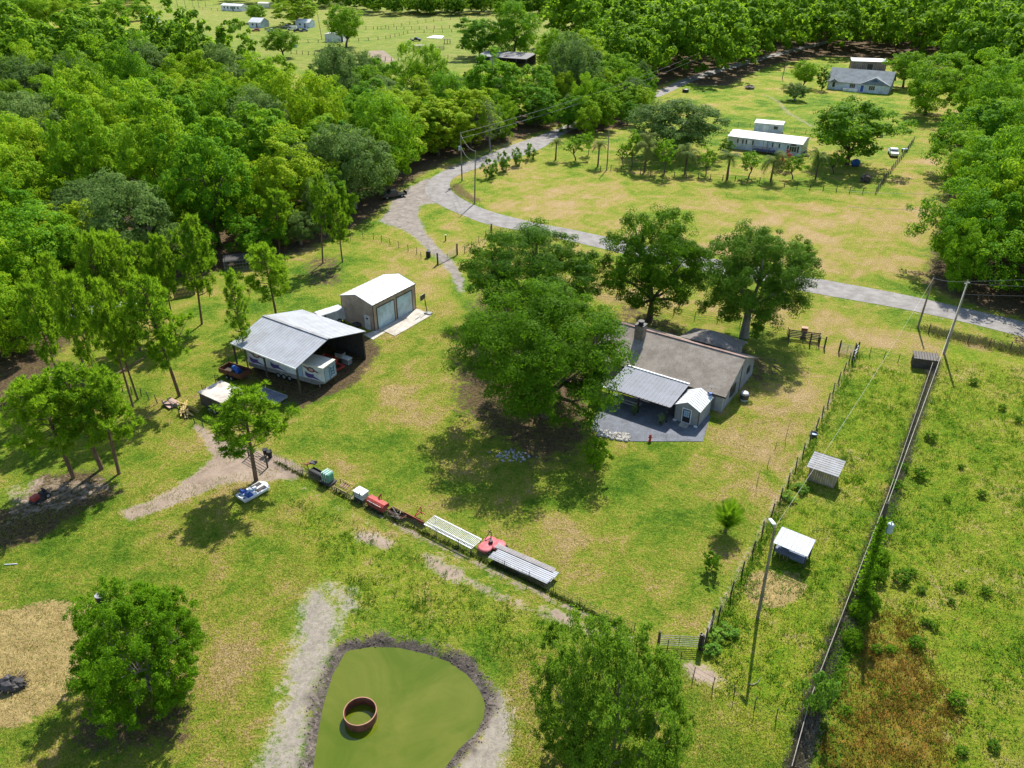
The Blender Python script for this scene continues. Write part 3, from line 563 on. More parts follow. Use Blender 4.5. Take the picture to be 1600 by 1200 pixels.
boxtree('pine1', 'pine_tree', 'left of the two pines at the edge of the wood above the garage', 'pine', (474, 290, 516, 388), .2)
boxtree('pine2', 'pine_tree', 'right of the two pines at the edge of the wood above the garage', 'pine', (504, 306, 552, 390), .2)
boxtree('pine0', 'pine_tree', 'pine at the wood edge left of the pair above the garage', 'pine', (394, 298, 462, 380), .15)
PL_ = ['topmost left pine of the crowded pine stand', 'pine at the top middle of the crowded pine stand', 'pine right of centre in the crowded pine stand', 'pine in the lower left middle of the crowded pine stand', 'lower middle pine of the crowded pine stand', 'leftmost pine of the crowded pine stand', 'pine at the right side of the crowded pine stand', 'rightmost pine of the stand, near the dark plank fence', 'nearest pine of the stand, beside the left lawn']
for x0, y0, x1, y1 in [(55, 390, 130, 510), (105, 378, 180, 500), (150, 380, 225, 490), (85, 430, 160, 560), (135, 440, 205, 570), (30, 440, 95, 560), (190, 392, 255, 480), (225, 375, 275, 470), (160, 480, 215, 575)]:
    boxtree(random.choice(['pine0', 'pine1', 'pine2']), 'pine_tree', PL_.pop(0), 'pine', (x0, y0, x1, y1), .38)
# planted row by the mobile home: saplings and palms
RG = 'planted saplings'
for i, (bx, by, ty, wd, kind, lab) in enumerate([
 (767, 277, 248, 26, 'tuft', 'feathery shrub nearest the road-bend poles, first of the roadside row'), (788, 268, 238, 22, 'tuft', 'second feathery shrub from the road-bend poles'), (809, 259, 232, 20, 'tuft', 'third feathery shrub from the road-bend poles'), (830, 249, 225, 20, 'tuft', 'fourth roadside shrub, at the inside of the bend'),
 (868, 250, 218, 22, 'palm1', 'thin palm at the road bend, leftmost palm'), (900, 251, 212, 34, 'sapling', 'round sapling right of the leftmost palm'), (919, 242, 206, 18, 'sapling', 'tall thin sapling behind the round sapling'), (934, 260, 222, 24, 'palm1', 'palm beside the utility pole on the far lawn'),
 (974, 260, 222, 22, 'sapling', 'sapling just right of the utility pole on the far lawn'), (988, 262, 206, 24, 'sapling', 'loose tall sapling under the wide grey-green tree'), (1007, 268, 214, 38, 'palm0', 'bushy palm with yellowed fronds below the wide grey-green tree'), (1037, 273, 216, 38, 'sapling', 'largest sapling below the wide grey-green tree'),
 (1070, 272, 230, 34, 'palm0', 'palm with drooping brown fronds right of the largest sapling'), (1103, 274, 232, 26, 'sapling', 'small sapling left of the dark conifer'), (1136, 280, 238, 34, 'palm1', 'palm in front of the left end of the white mobile home'), (1169, 278, 236, 34, 'sapling', 'sapling in front of the dark deck of the mobile home'),
 (1204, 284, 240, 36, 'palm0', 'dry-looking palm in front of the reddish shrub'), (1239, 280, 243, 32, 'sapling', 'sapling in front of the arched window of the mobile home'), (1274, 280, 236, 30, 'palm0', 'palm at the right end of the mobile home'), (1303, 272, 236, 34, 'sapling', 'sapling under the big bright tree, right of the last palm')]):
    h = HT(bx, by, ty); b = G(bx, by); k = PR(b)[2]; tree(kind, 'palm_tree' if 'palm' in kind else ('road_shrub' if kind == 'tuft' else 'sapling'), lab, 'palm' if 'palm' in kind else ('shrub' if kind == 'tuft' else 'sapling'), b, wd / 2 / k, h)
for i, (bx, by, ty) in enumerate([(1227, 688, 655), (1211, 702, 690), (1199, 730, 712), (1182, 760, 732)]):
    b = G(bx, by); h = HT(bx, by, ty); mb = MB().path([(0, 0, -.1), (.03, 0, h * .5), (.1, .05, h)], [.03, .02, .008], 5)
    for j in range(7): z = h * (.3 + .1 * j); a = j * 2.4; mb.path([(0.03, 0, z), (.25 * math.cos(a), .25 * math.sin(a), z + .25)], [.012, .005], 4)
    solo('bare_sapling', mb, BARK, ['tallest bare stick sapling, farthest up the strip by the yard fence', 'short bare stick sapling, second down by the yard fence', 'bare stick sapling, third down by the yard fence', 'bare stick sapling nearest the spiky shrub'][i], 'sapling', b)

# --- woodland: one tree after another, nearest ones single things, the rest one mass ---
def inpoly(p, q):
    c = False; n = len(q)
    for i in range(n):
        a, b = q[i], q[(i + 1) % n]
        if (a[1] > p[1]) != (b[1] > p[1]) and p[0] < (b[0] - a[0]) * (p[1] - a[1]) / (b[1] - a[1]) + a[0]: c = not c
    return c
HOLES = [(gp([(20, 215)])[0], 9), (gp([(-30, 215)])[0], 12), (gp([(75, 238)])[0], 6), (gp([(492, 172)])[0], 9), (gp([(470, 185)])[0], 6), (gp([(210, 398)])[0], 4), (gp([(262, 325)])[0], 3), (gp([(160, 510)])[0], 5), (gp([(195, 497)])[0], 6), (gp([(285, 470)])[0], 6), (gp([(375, 425)])[0], 6), (gp([(1342, 106)])[0], 11), (gp([(350, 440)])[0], 5), (gp([(905, 112)])[0], 7), (gp([(1030, 150)])[0], 5), (gp([(1075, 128)])[0], 7), (gp([(1225, 118)])[0], 5), (gp([(735, 140)])[0], 14), (gp([(785, 142)])[0], 14), (gp([(835, 140)])[0], 9)]
cand = []
rd = random.Random(21)
for wi, q in enumerate(WOODS):
    P_ = gp(q); c0 = np.array(P_); lo, hi = c0.min(0), c0.max(0); hi[1] = min(hi[1], 620); lo[0] = max(lo[0], -420); hi[0] = min(hi[0], 420)
    placed = []
    area = (hi[0] - lo[0]) * (hi[1] - lo[1])
    for rr_, frac in ((7.4, 30), (6.3, 22), (5.2, 14), (4.1, 10), (3.0, 9)):
        if wi == 3: rr_ *= .6
        for _ in range(int(min(area / frac, 14000))):
            x, y = rd.uniform(lo[0], hi[0]), rd.uniform(lo[1], hi[1])
            if abs(x) > y * 0.70 + 22 or not inpoly((x, y), P_): continue
            if y > 330 and rr_ < 4.9: continue
            rr_f = rr_ * (1.2 if y > 250 and wi == 1 else 1)
            if any((x - a) ** 2 + (y - b) ** 2 < (.84 * (rr_f + c_)) ** 2 for a, b, c_ in placed): continue
            if any((x - a[0]) ** 2 + (y - a[1]) ** 2 < (r + rr_ * .4) ** 2 for a, r in HOLES): continue
            if wi < 3 and sdist(np.array([[x, y]]), P_)[0] < rr_ * .62: continue
            placed.append((x, y, rr_f))
    for x, y, r_ in placed: cand.append((math.hypot(x, y), x, y, wi, r_))
cand.sort()
WL = ['woodland tree in the left wood', 'woodland tree in the wood behind the far houses', 'woodland tree in the right-edge wood', 'roadside tree in the clump at the inside of the road']
WG = ['trees of the left wood', 'trees of the far right wood', 'trees of the right-edge wood', 'trees in the roadside clump']
POLY0 = gp(WOODS[0])
print('TREES', len(cand)); ind = cand[:268]; rest = cand[268:]
for d, x, y, wi, r_ in ind:
    k = rd.choice(['wood0', 'wood1', 'wood2', 'wood3', 'wood4', 'wood5', 'wood0', 'wood1', 'wood3', 'grey0' if wi != 2 else 'wood1'])
    if wi == 0 and 235 < y < 330 and rd.random() < .3: k = 'grey1'
    s_ = rd.choice([.7, .85, .95, 1.05, 1.15, 1.3]) * rd.uniform(.93, 1.07) * (.6 if wi == 3 else 1); R0, H0 = PROTO[k][2:]
    lb, gr = WL[wi], WG[wi]; pxy = PR((x, y, 0))
    if wi == 0:
        sd0 = sdist(np.array([[x, y]]), POLY0)[0]
        if pxy[0] > 560: lb, gr = 'woodland tree in the left wood close to the road or its bend', 'left wood trees by the road'
        elif sd0 < 9 and y < 175: lb, gr = 'woodland tree on the front edge of the left wood, facing the lawn', 'front edge trees of the left wood'
        elif y > 215: lb, gr = 'woodland tree at the back of the left wood, towards the far pasture', 'back trees of the left wood'
        elif pxy[0] < 230: lb, gr = 'woodland tree in the left wood near the left edge of the photo', 'left edge trees of the left wood'
        else: lb, gr = 'woodland tree deep in the middle of the left wood', 'middle trees of the left wood'
    elif wi == 2:
        if y < 150: lb, gr = 'woodland tree at the near end of the right-edge wood, beside the road', 'near trees of the right-edge wood'
        elif y > 215: lb, gr = 'woodland tree at the far end of the right-edge wood', 'far trees of the right-edge wood'
        else: lb, gr = 'woodland tree halfway along the right-edge wood', 'middle trees of the right-edge wood'
    if k.startswith('grey'): lb = 'dull grey-green ' + lb; gr = 'grey-green ' + gr
    elif r_ > 6.8: lb = 'very wide ' + lb; gr = 'widest ' + gr
    elif r_ < 4.3: lb = 'small-crowned ' + lb; gr = 'small ' + gr
    tree(k, 'woodland_tree', lb, 'tree', (x, y, 0), r_ * rd.uniform(.95, 1.1), H0 * (r_ / 4.7) ** .62 * rd.choice([.78, .92, 1.05, 1.2, 1.35]) * rd.uniform(.94, 1.06), gr, rd.uniform(0, 6.28))
def mass(name, label, items, keys):
    Vs = []; Fs = []; k0 = 0
    for x, y, sc in items:
        me_ = PROTO[rd.choice(keys)][0]; V = np.empty(len(me_.vertices) * 3, np.float32); me_.vertices.foreach_get('co', V); V = V.reshape(-1, 3)
        a = rd.uniform(0, 6.28); ca, sa = math.cos(a), math.sin(a); sx = sc * rd.uniform(.85, 1.2); sz = sc * rd.uniform(.85, 1.15)
        Vs.append(np.stack([(V[:, 0] * ca - V[:, 1] * sa) * sx + x, (V[:, 0] * sa + V[:, 1] * ca) * sx + y, V[:, 2] * sz], 1)); Fs.append(np.arange(len(V)).reshape(-1, 4) + k0); k0 += len(V)
    o = link(name, npmesh(name, np.vstack(Vs), np.vstack(Fs), L_FAR)); return setp(o, label, 'woods', None, 'stuff')
if rest: mass('far_woodland', 'distant woodland canopy behind the far fields, single trees merging into one mass', [(x, y, r_ / 4.4 * rd.uniform(.9, 1.1)) for d, x, y, wi, r_ in rest], ['far0', 'far1', 'far2'])
belt = []
for _ in range(520):
    y = rd.uniform(640, 1050); x = rd.uniform(-.72, .72) * y
    belt.append((x, y, rd.uniform(1.1, 1.9)))
for i in range(170):
    px = rd.uniform(575, 1050); b = G(px, rd.uniform(16, 25)); belt.append((b.x, b.y, rd.uniform(.75, 1.1)))
for i in range(60):
    px = rd.uniform(-60, 240); b = G(px, rd.uniform(2, 14)); belt.append((b.x, b.y, rd.uniform(.9, 1.3)))
for i in range(40):
    px = rd.uniform(430, 620); b = G(px, rd.uniform(5, 16)); belt.append((b.x, b.y, rd.uniform(.7, 1.0)))
mass('horizon_woods', 'dark line of woods along the top edge beyond the far pasture', belt, ['far0', 'far1', 'far2'])
for i, (px, py, w_, h_) in enumerate([(18, 46, 64, 56), (70, 44, 60, 60), (112, 46, 54, 58), (182, 38, 50, 46), (222, 32, 34, 34), (10, 20, 50, 40), (62, 16, 50, 36), (125, 18, 44, 36)]):
    b = G(px, py); k = PR(b)[2]; tree(['wood1', 'wood3', 'wood0'][i % 3], 'pasture_tree', 'dense dark tree in the clump at the top left corner', 'tree', b, w_ / 2 / k, h_ * .8 / k, 'trees in the top left clump')

for i, (px, py, r_) in enumerate([(1437, 746, .8), (1453, 687, .7), (1479, 782, .4), (1533, 776, .5), (1501, 732, .35), (1425, 898, .45), (1438, 925, .4), (1407, 907, .8), (1431, 1010, .65), (1493, 1099, .7), (1551, 1169, .45), (1502, 1177, .4), (1540, 928, .5), (1498, 919, .45), (1458, 980, .45), (1444, 975, .4), (1486, 943, .35), (1370, 1018, .45), (1390, 1018, .4), (1323, 1112, .35), (1398, 765, .8), (1410, 735, .6), (1565, 640, .5), (1520, 600, .6), (1590, 660, .5)]):
    tree('shrub', 'field_bush', 'small dark green bush dotting the right-hand field', 'bush', G(px, py), r_, r_ * 1.5, 'small bushes in the right-hand field')
for i, (px, py) in enumerate([(1120, 990), (1112, 1012), (1250, 760), (1232, 775), (1140, 985)]): tree('tuft', 'weed_bush', 'leafy green weed clump against the yard fence', 'bush', G(px, py + 6), .8, .8, 'weed clumps by the yard fence')
for i, (px, py) in enumerate([(1372, 880), (1366, 905), (1358, 950), (1340, 965), (1330, 1010)]): tree('bush0', 'fence_bush', 'dark bushy growth along the lower half of the long right fence', 'bush', G(px, py), .9, 1.5, 'bushes along the long right fence')
# ---------------- buildings and things ----------------
UA = R(-34)
def steel(name, col, sc=1.0, axis='X', per=1.2, rough=.38, depth=.35):
    """ribbed sheet metal: real ribs are modelled separately, this is paint with streaks"""
    return mat(name, col, rough, 0.25, var=.07, scale=1.2, stretch=(1, 1, 1), bump=.05)
M_WROOF = mat('white_roof', (0.60, 0.61, 0.61), .7, 0, var=.04, scale=1.5)
M_GROOF = mat('grey_roof', (0.34, 0.355, 0.38), .65, 0, var=.07, scale=1.2)
M_BROOF = mat('blue_grey_roof', (0.15, 0.165, 0.20), .65, 0, var=.1, scale=1.5)
M_TAN = mat('tan_steel', (0.46, 0.36, 0.28), .55, var=.06, scale=2)
M_TRIM = mat('dark_trim', (0.07, 0.055, 0.045), .5)
M_DOORB = mat('pale_roll_door', (0.55, 0.71, 0.78), .45, var=.05)
M_WHITE = mat('white_paint', (0.76, 0.77, 0.78), .5, var=.05)
M_BLACK = mat('black_metal', (0.025, 0.025, 0.028), .5)
M_DARK = mat('dark_steel', (0.06, 0.055, 0.055), .6, var=.3)
M_GREY = mat('grey_metal', (0.27, 0.275, 0.28), .65, 0, var=.15)
M_WOOD = mat('weathered_wood', (0.24, 0.20, 0.155), .9, var=.3, scale=3, stretch=(1, 1, .2), bump=.3)
M_DWOOD = mat('dark_wood', (0.085, 0.07, 0.055), .9, var=.3, scale=3)
M_RAIL = mat('pale_rail', (0.30, 0.27, 0.22), .85, var=.25, scale=2)
M_RED = mat('red_paint', (0.45, 0.03, 0.03), .5, col2=(0.40, 0.10, 0.07), scale=2.5)
M_PINK = mat('faded_red_paint', (0.50, 0.06, 0.09), .6, col2=(0.50, 0.17, 0.17), scale=2.5)
M_YEL = mat('yellow_paint', (0.50, 0.37, 0.07), .6, col2=(0.42, 0.32, 0.16), scale=2.5)
M_BLUE = mat('blue_paint', (0.03, 0.09, 0.38), .45, var=.1)
M_LBLUE = mat('light_blue_paint', (0.32, 0.47, 0.66), .5, var=.06)
M_CONC = mat('concrete', (0.48, 0.44, 0.38), .85, var=.12, scale=1.2, bump=.1)
M_SHING = mat('shingle', (0.275, 0.24, 0.20), .95, var=.25, scale=7, bump=.35)
M_GWALL = mat('grey_siding', (0.27, 0.275, 0.285), .7, var=.05)
M_GLASS = mat('window_glass', (0.03, 0.045, 0.06), .08, spec=.6, var=.1)
M_RUBBER = mat('tyre_rubber', (0.02, 0.02, 0.02), .85)
M_RUST = mat('rusty_steel', (0.16, 0.06, 0.035), .75, var=.35, scale=2, bump=.2)
M_GREEN = mat('green_box', (0.12, 0.33, 0.24), .5, var=.15)
M_STONE = mat('stone', (0.30, 0.25, 0.20), .9, col2=(0.14, 0.11, 0.09), scale=4, bump=.6)
M_TERRA = mat('brown_box', (0.28, 0.08, 0.03), .7, var=.2)
M_WIRE = mat('wire', (0.16, 0.16, 0.16), .5, .5); M_PWIRE = mat('pale_wire', (0.5, 0.48, 0.4), .5)
M_SIDE = mat('white_blue_siding', (0.60, 0.66, 0.74), .6, var=.03); M_DROOF = mat('slate_shingle', (0.20, 0.225, 0.235), .9, var=.15, scale=4)
M_TARP = mat('blue_tarp', (0.03, 0.12, 0.42), .5, var=.3, scale=3); M_CREAM = mat('cream_roof', (0.62, 0.59, 0.50), .6, var=.12, scale=2)

def ribs(mb, q, n, r=.03):
    """standing ribs from edge q0-q1 to edge q3-q2"""
    q = [Vector(p) for p in q]
    for i in range(n + 1):
        t = i / n; a = q[0].lerp(q[1], t); b = q[3].lerp(q[2], t); mb.tube(a + Vector((0, 0, .012)), b + Vector((0, 0, .012)), r, r, 4, False)
def gable(name, label, cat, loc, rz, L_, W_, wh, rh, wm_, rm, oh=.35, along='x', t=.08, group=None, nrib=0, x1=0.0, ridge=None):
    """building with its near right corner at the origin: x in [-L,0], y in [0,W]"""
    o = thing(name, label, cat, loc, rz, group); mb = MB(); ry = ridge if ridge is not None else W_ / 2; e = .02
    if along == 'x': mb.prismx([(0, -.1), (W_, -.1), (W_, wh), (ry, rh - t - e), (0, wh)], -L_, 0)
    else:
        mb.add(*(lambda P: (P, [(0, 1, 2, 3, 4), (9, 8, 7, 6, 5)] + [((i + 1) % 5, i, i + 5, (i + 1) % 5 + 5) for i in range(5)]))([(x, y, z) for y in (0, W_) for x, z in ((-L_, -.1), (0, -.1), (0, wh), (-L_ / 2, rh - t - e), (-L_, wh))]))
    wall = part('wall', mb, wm_, o)
    mb = MB()
    if along == 'x':
        s1 = (rh - wh) / max(.1, ry); s2 = (rh - wh) / max(.1, W_ - ry)
        A = [(-L_ - oh, -oh, wh - s1 * oh), (oh, -oh, wh - s1 * oh), (oh, ry, rh), (-L_ - oh, ry, rh)]; B = [(-L_ - oh, ry, rh), (oh, ry, rh), (oh, W_ + oh, wh - s2 * oh), (-L_ - oh, W_ + oh, wh - s2 * oh)]
    else:
        s1 = (rh - wh) / (L_ / 2)
        A = [(oh, -oh, wh - s1 * oh), (oh, W_ + oh, wh - s1 * oh), (-L_ / 2, W_ + oh, rh), (-L_ / 2, -oh, rh)]; B = [(-L_ / 2, -oh, rh), (-L_ / 2, W_ + oh, rh), (-L_ - oh, W_ + oh, wh - s1 * oh), (-L_ - oh, -oh, wh - s1 * oh)]
    mb.slab(A, t); mb.slab(B, t)
    roof = part('roof', mb, rm, o)
    if nrib:
        mb = MB(); ribs(mb, A, nrib); ribs(mb, B, nrib); part('roof_ribs', mb, rm, roof)
    return o, wall, roof
def onface(o, name, m, axis, a0, a1, z0, z1, off=0.0, d=.06, frame=None, fw=.1, label=None, mull=0):
    """door or window on the y=off (axis 'x') or x=off (axis 'y') face, standing proud of it"""
    if axis == 'x': f = lambda u0, u1, v0, v1, dd: MB().bb(u0, u1, off - dd, off + .02, v0, v1)
    else: f = lambda u0, u1, v0, v1, dd: MB().bb(off - .02, off + dd, u0, u1, v0, v1)
    w_ = part(name, f(a0, a1, z0, z1, d), m, o, label=label)
    if frame:
        mb = MB()
        for u0, u1, v0, v1 in ((a0 - fw, a0, z0 - fw, z1 + fw), (a1, a1 + fw, z0 - fw, z1 + fw), (a0, a1, z1, z1 + fw), (a0, a1, z0 - fw, z0)):
            k = f(u0, u1, v0, v1, d + .03); mb.add(k.v, k.f)
        for i in range(mull):
            u = a0 + (a1 - a0) * (i + 1) / (mull + 1); k = f(u - .03, u + .03, z0, z1, d + .02); mb.add(k.v, k.f)
        part('frame', mb, frame, w_)
    return w_
def at(o, *p): return Vector(o.location) + Matrix.Rotation(o.rotation_euler[2], 3, 'Z') @ Vector(p)

# house
HO = Vector((24.9, 78.2, 0))
o, wall, roof = gable('farmhouse', 'grey farmhouse with a long brown-grey shingle roof and stone chimney, right of biggest oak', 'house', HO, UA, 17.3, 10.9, 2.65, 5.15, M_GWALL, M_SHING, .4, t=.14)
part('ridge_cap', MB().box((-8.6, 5.47, 5.17), (18, .34, .05)), mat('ridge_shingle', (0.28, 0.19, 0.16), .9, var=.2, scale=4), roof)
fas = MB().bb(-17.75, .45, -.47, -.4, 2.25, 2.5); part('fascia', fas, M_TRIM, roof)
c = MB().bb(-13.7, -12.5, 3.7, 4.8, 3.6, 6.3); ch = part('chimney', c, M_STONE, o, bevel=.05); part('chimney_cap', MB().bb(-13.75, -12.45, 3.65, 4.85, 6.3, 6.4).lathe([(.32, 0), (.32, .35), (.42, .36), (.42, .45)], 12, (-13.1, 4.25, 6.4)), M_BLACK, ch)
onface(o, 'gable_window', M_GLASS, 'y', 2.5, 4.1, .9, 2.1, 0, frame=M_TRIM, fw=.08, mull=1)
onface(o, 'small_window', M_GLASS, 'y', 8.3, 9.1, 1.4, 2.2, 0, frame=M_TRIM, fw=.06)
onface(o, 'side_trim', M_TRIM, 'y', 5.9, 6.05, 0, 3.6, 0, .05)
mb = MB(); mb.bb(-.35, .05, -.12, .12, 0, 2.55); part('corner_wing', MB().bb(-.9, .03, -.03, .35, 0, 2.5), mat('lighter_siding', (0.36, 0.37, 0.38), .7), o)
for x, y in ((-3.1, 6.6), (-1.6, 8.0)): part('roof_vent', MB().lathe([(.06, 0), (.06, .45)], 8, (x, y, 4.3)), M_GREY, roof)
# rear wing with hip roof
mb = MB().bb(-9.4, -2.7, 10.9, 14.2, -.1, 2.6); part('wing_wall', mb, M_GWALL, o)
part('hip_roof', MB().add([(-9.8, 9.6, 3.3), (-2.2, 9.6, 3.3), (-2.2, 14.7, 2.5), (-9.8, 14.7, 2.5), (-5.8, 10.9, 4.75), (-5.8, 7.6, 4.4)], [(0, 5, 4), (5, 1, 4), (1, 2, 4), (2, 3, 4), (3, 0, 4)]), mat('hip_shingle', (0.20, 0.18, 0.16), .95, var=.25, scale=6), o)
# porch
pr = [(-12.4, -5.8, 2.3), (-4.15, -5.8, 2.3), (-4.15, -.5, 2.78), (-12.4, -.5, 2.78)]
pf = part('porch_roof', MB().slab(pr, .06), M_BROOF, o); mb = MB(); ribs(mb, pr, 17, .06); part('porch_roof_ribs', mb, M_GROOF, pf)
part('porch_flashing', MB().bb(-12.4, -4.1, -.62, -.42, 2.74, 2.9), M_WHITE, pf); part('porch_gutter', MB().bb(-12.4, -4.15, -5.9, -5.8, 2.14, 2.3), M_BLACK, pf)
for x in (-12.1, -8.2, -4.5): part('porch_post', MB().bb(x - .1, x + .1, -5.75, -5.55, 0, 2.24), M_BLACK, o)
part('back_step', MB().bb(-12.3, -8.6, -4.6, -4.2, 0, .16).bb(-12.3, -8.6, -4.2, -3.6, 0, .34), mat('step_concrete', (0.30, 0.31, 0.33), .8), o)
part('half_wall', MB().bb(-8.3, -4.2, -1.6, -1.4, 0, 1.7), M_RAIL, o)
for i in range(3): onface(o, 'porch_window', M_GLASS, 'x', -8.0 + i * 1.25, -7.0 + i * 1.25, .5, 1.5, -1.6, .04, frame=M_WOOD, fw=.06)
# attached shed
sh, w_, r_ = gable('garden_shed', 'small grey shed with white roof and glazed door at the near corner of the farmhouse', 'shed', at(o, -1.05, -4.6, 0), UA, 2.95, 3.75, 2.2, 2.95, M_GWALL, M_WROOF, .14, 'y', .05, nrib=9)
dr = onface(sh, 'door', M_BLACK, 'x', -1.95, -1.0, .2, 1.95, 0, .05, frame=M_WHITE, fw=.09)
gl = MB()
for i in range(3):
    for j in range(3): gl.bb(-1.83 + i * .25, -1.62 + i * .25, -.075, -.04, .95 + j * .3, 1.2 + j * .3)
part('glass_panes', gl, M_LBLUE, dr); part('ramp', MB().bb(-1.95, -1.0, -.95, -.1, 0, .16), M_CONC, sh)
for q_ in ((-.06, .03, -.03, .06, 0, 2.15), (-3.0, -2.92, -.03, .06, 0, 2.15)): part('corner_trim', MB().bb(*q_), M_TRIM, sh)
for x in (-2.8, -.2): part('footing_block', MB().box((x, -.12, .08), (.4, .25, .2)), M_WHITE, sh)
solo('blue_bucket', MB().lathe([(.16, 0), (.2, .32), (.17, .34)], 12), M_TARP, 'small blue tub on the far edge of the garden shed roof', 'bucket', at(o, -1.25, -.95, 2.45))
t = thing('satellite_dish', 'dark round dish at the near eave of the farmhouse roof', 'satellite dish', at(o, -1.5, -.15, 2.78)); part('dish', MB().lathe([(.02, 0), (.25, .06), (.38, .16)], 14, (0, 0, .25)), M_DARK, t); part('mast', MB().tube((0, 0, -.1), (0, 0, .28), .03), M_GREY, t)
t = thing('air_conditioner', 'round pale outdoor air conditioning unit beside the gable wall of the farmhouse', 'air conditioner', at(o, 1.3, 4.3, 0))
part('housing', MB().lathe([(.5, 0), (.52, .1), (.52, .95), (.46, 1.05)], 18), mat('ac_grey', (0.42, 0.41, 0.38), .5, var=.1), t); part('fan_guard', MB().lathe([(.42, 1.05), (.40, 1.1), (.1, 1.12)], 18), M_WHITE, t); part('vent_band', MB().lathe([(.535, .25), (.535, .85)], 18, cap=False), M_DARK, t)
t = thing('fire_hydrant', 'red hydrant standing at the edge of the gravel patio', 'hydrant', G(1015.5, 689)); part('barrel', MB().lathe([(.2, 0), (.2, .08), (.13, .1), (.13, .62), (.17, .64), (.17, .7), (.12, .8), (.04, .9)], 12), M_RED, t); part('cap', MB().tube((-.24, 0, .5), (.24, 0, .5), .07), M_RED, t)
# stone barbecue wall with pergola frame
t = thing('stone_kitchen', 'low stone wall with pale rail under a dark frame, left end of the porch', 'outdoor kitchen', at(o, -12.6, -5.4, 0), UA)
part('stone_wall', MB().bb(-1.6, 1.6, -.3, .3, 0, 1.05), M_STONE, t, bevel=.04); part('rail', MB().bb(-1.75, 1.7, -.55, -.4, 2.1, 2.22).bb(-1.75, -1.6, -.4, 1.8, 2.1, 2.22), M_WHITE, t)
for x, y in ((-1.65, -.45), (1.0, -.45), (-1.65, 1.7)): part('post', MB().bb(x - .06, x + .06, y - .06, y + .06, 0, 2.1), M_BLACK, t)
part('canopy', MB().slab([(-1.6, -.4, 2.18), (1.7, -.4, 2.18), (1.7, 1.8, 2.2), (-1.6, 1.8, 2.2)], .03), M_BLACK, t)
for (px, py, lab) in ((991, 649, 'potted plant on the patio in front of the middle porch post'), (1033, 664, 'potted plant on the patio in front of the right porch post')):
    t = thing('potted_plant', lab, 'potted plant', G(px, py)); part('pot', MB().lathe([(.18, 0), (.26, .4), (.24, .42)], 10), M_DARK, t)
    rs_ = np.random.RandomState(int(px)); n_ = 150; C = rs_.normal(size=(n_, 3)) * np.array([.2, .2, .35]) + np.array([0, 0, .9]); V, F = cards(C, unit(rs_.normal(size=(n_, 3))), .16, .1, rs_); link('leaves', npmesh('leaves', V, F, L_GREY), t)
# patio gravel, rocks
pat = gp([(928, 655), (934, 640), (950, 628), (1000, 620), (1110, 650), (1098, 690), (1060, 690), (1020, 690), (985, 690), (955, 684), (925, 672)])
setp(part('gravel_patio', MB().prism(pat, .0, .05), mat('shadow_toned_blue_gravel', (0.15, 0.16, 0.185), .95, var=.3, scale=9, bump=.5)), kind='structure')  # blue-grey gravel, colour darkened overall to stand in for the porch shadow
rs_ = random.Random(3); mb = MB()
for i in range(110):
    u = rs_.random(); p = G(935 + 50 * u, 676 + 17 * u - 8 * u * u + rs_.uniform(-6, 5)); s_ = rs_.uniform(.12, .3); mb.blob((p.x, p.y, .08), (s_, s_ * rs_.uniform(.6, 1), s_ * .6), i, 6, 4)
setp(part('rock_edging', mb, mat('pale_rock', (0.42, 0.40, 0.36), .9, var=.3)), 'pale rocks heaped along the left edge of the gravel patio', 'rocks', kind='stuff')
mb = MB()
for i in range(60):
    p = G(rs_.gauss(800, 15), rs_.gauss(712, 5)); s_ = rs_.uniform(.08, .2); mb.blob((p.x, p.y, .03), (s_, s_, s_ * .5), i, 5, 4)
setp(part('fire_pit_ash', mb, mat('ash_grey', (0.33, 0.33, 0.35), .9)), 'scattered grey stones in the shade below the biggest oak', 'rocks', kind='stuff')

# garage
GO = G(586, 517.5)
o, wall, roof = gable('steel_garage', 'tan steel garage with white roof and two pale roll-up doors', 'garage', GO, UA, 6.2, 9.1, 4.1, 4.95, M_TAN, M_WROOF, .12, 'y', .06, nrib=12)
for y0, y1 in ((.75, 4.3), (4.95, 8.25)):
    d_ = onface(o, 'roll_door', M_DOORB, 'y', y0, y1, 0.02, 3.3, 0, .04, frame=M_TRIM, fw=.12)
    mb = MB()
    for i in range(11): mb.bb(.04, .055, y0, y1, .3 * i + .1, .3 * i + .13)
    part('door_slats', mb, mat('door_groove', (0.38, 0.48, 0.52), .5), d_)
d_ = onface(o, 'side_door', M_WHITE, 'x', -1.75, -.85, 0.02, 2.1, 0, .05, frame=M_WHITE, fw=.06); part('door_window', MB().bb(-1.5, -1.1, -.07, -.04, 1.55, 1.8), M_GLASS, d_)
for q_ in ((-.06, .03, -.03, .06, 0, 4.05), (-6.23, -6.14, -.03, .06, 0, 4.05), (-.06, .03, 9.04, 9.13, 0, 4.05)): part('corner_trim', MB().bb(*q_), M_TRIM, o)
part('gutter', MB().bb(.12, .16, -.12, 9.22, 3.98, 4.12), M_TRIM, o)
mb = MB()
for i in range(31): mb.bb(-6.1 + i * .2, -6.06 + i * .2, -.015, .0, 0, 4.0 + .8 * (1 - abs(-6.1 + i * .2 + 3.1) / 3.1))
part('wall_ribs', mb, M_TAN, wall)
setp(part('concrete_apron', MB().prism(gp([(590, 516), (650, 483), (656, 484), (674, 493), (617, 525.5), (603, 519)]), 0, .07).prism(gp([(568, 523), (583, 531), (602.6, 519.4), (588.5, 516.5)]), 0, .06), M_CONC), kind='structure')
t = thing('basketball_hoop', 'portable basketball hoop standing right of the garage', 'basketball hoop', G(665, 489.5), R(-118))
part('base', MB().box((0, .5, .12), (.8, 1.1, .24)), M_GREY, t, bevel=.05); part('pole', MB().path([(0, .3, .1), (0, 0, 2.3)], .06, 8), M_BLACK, t)
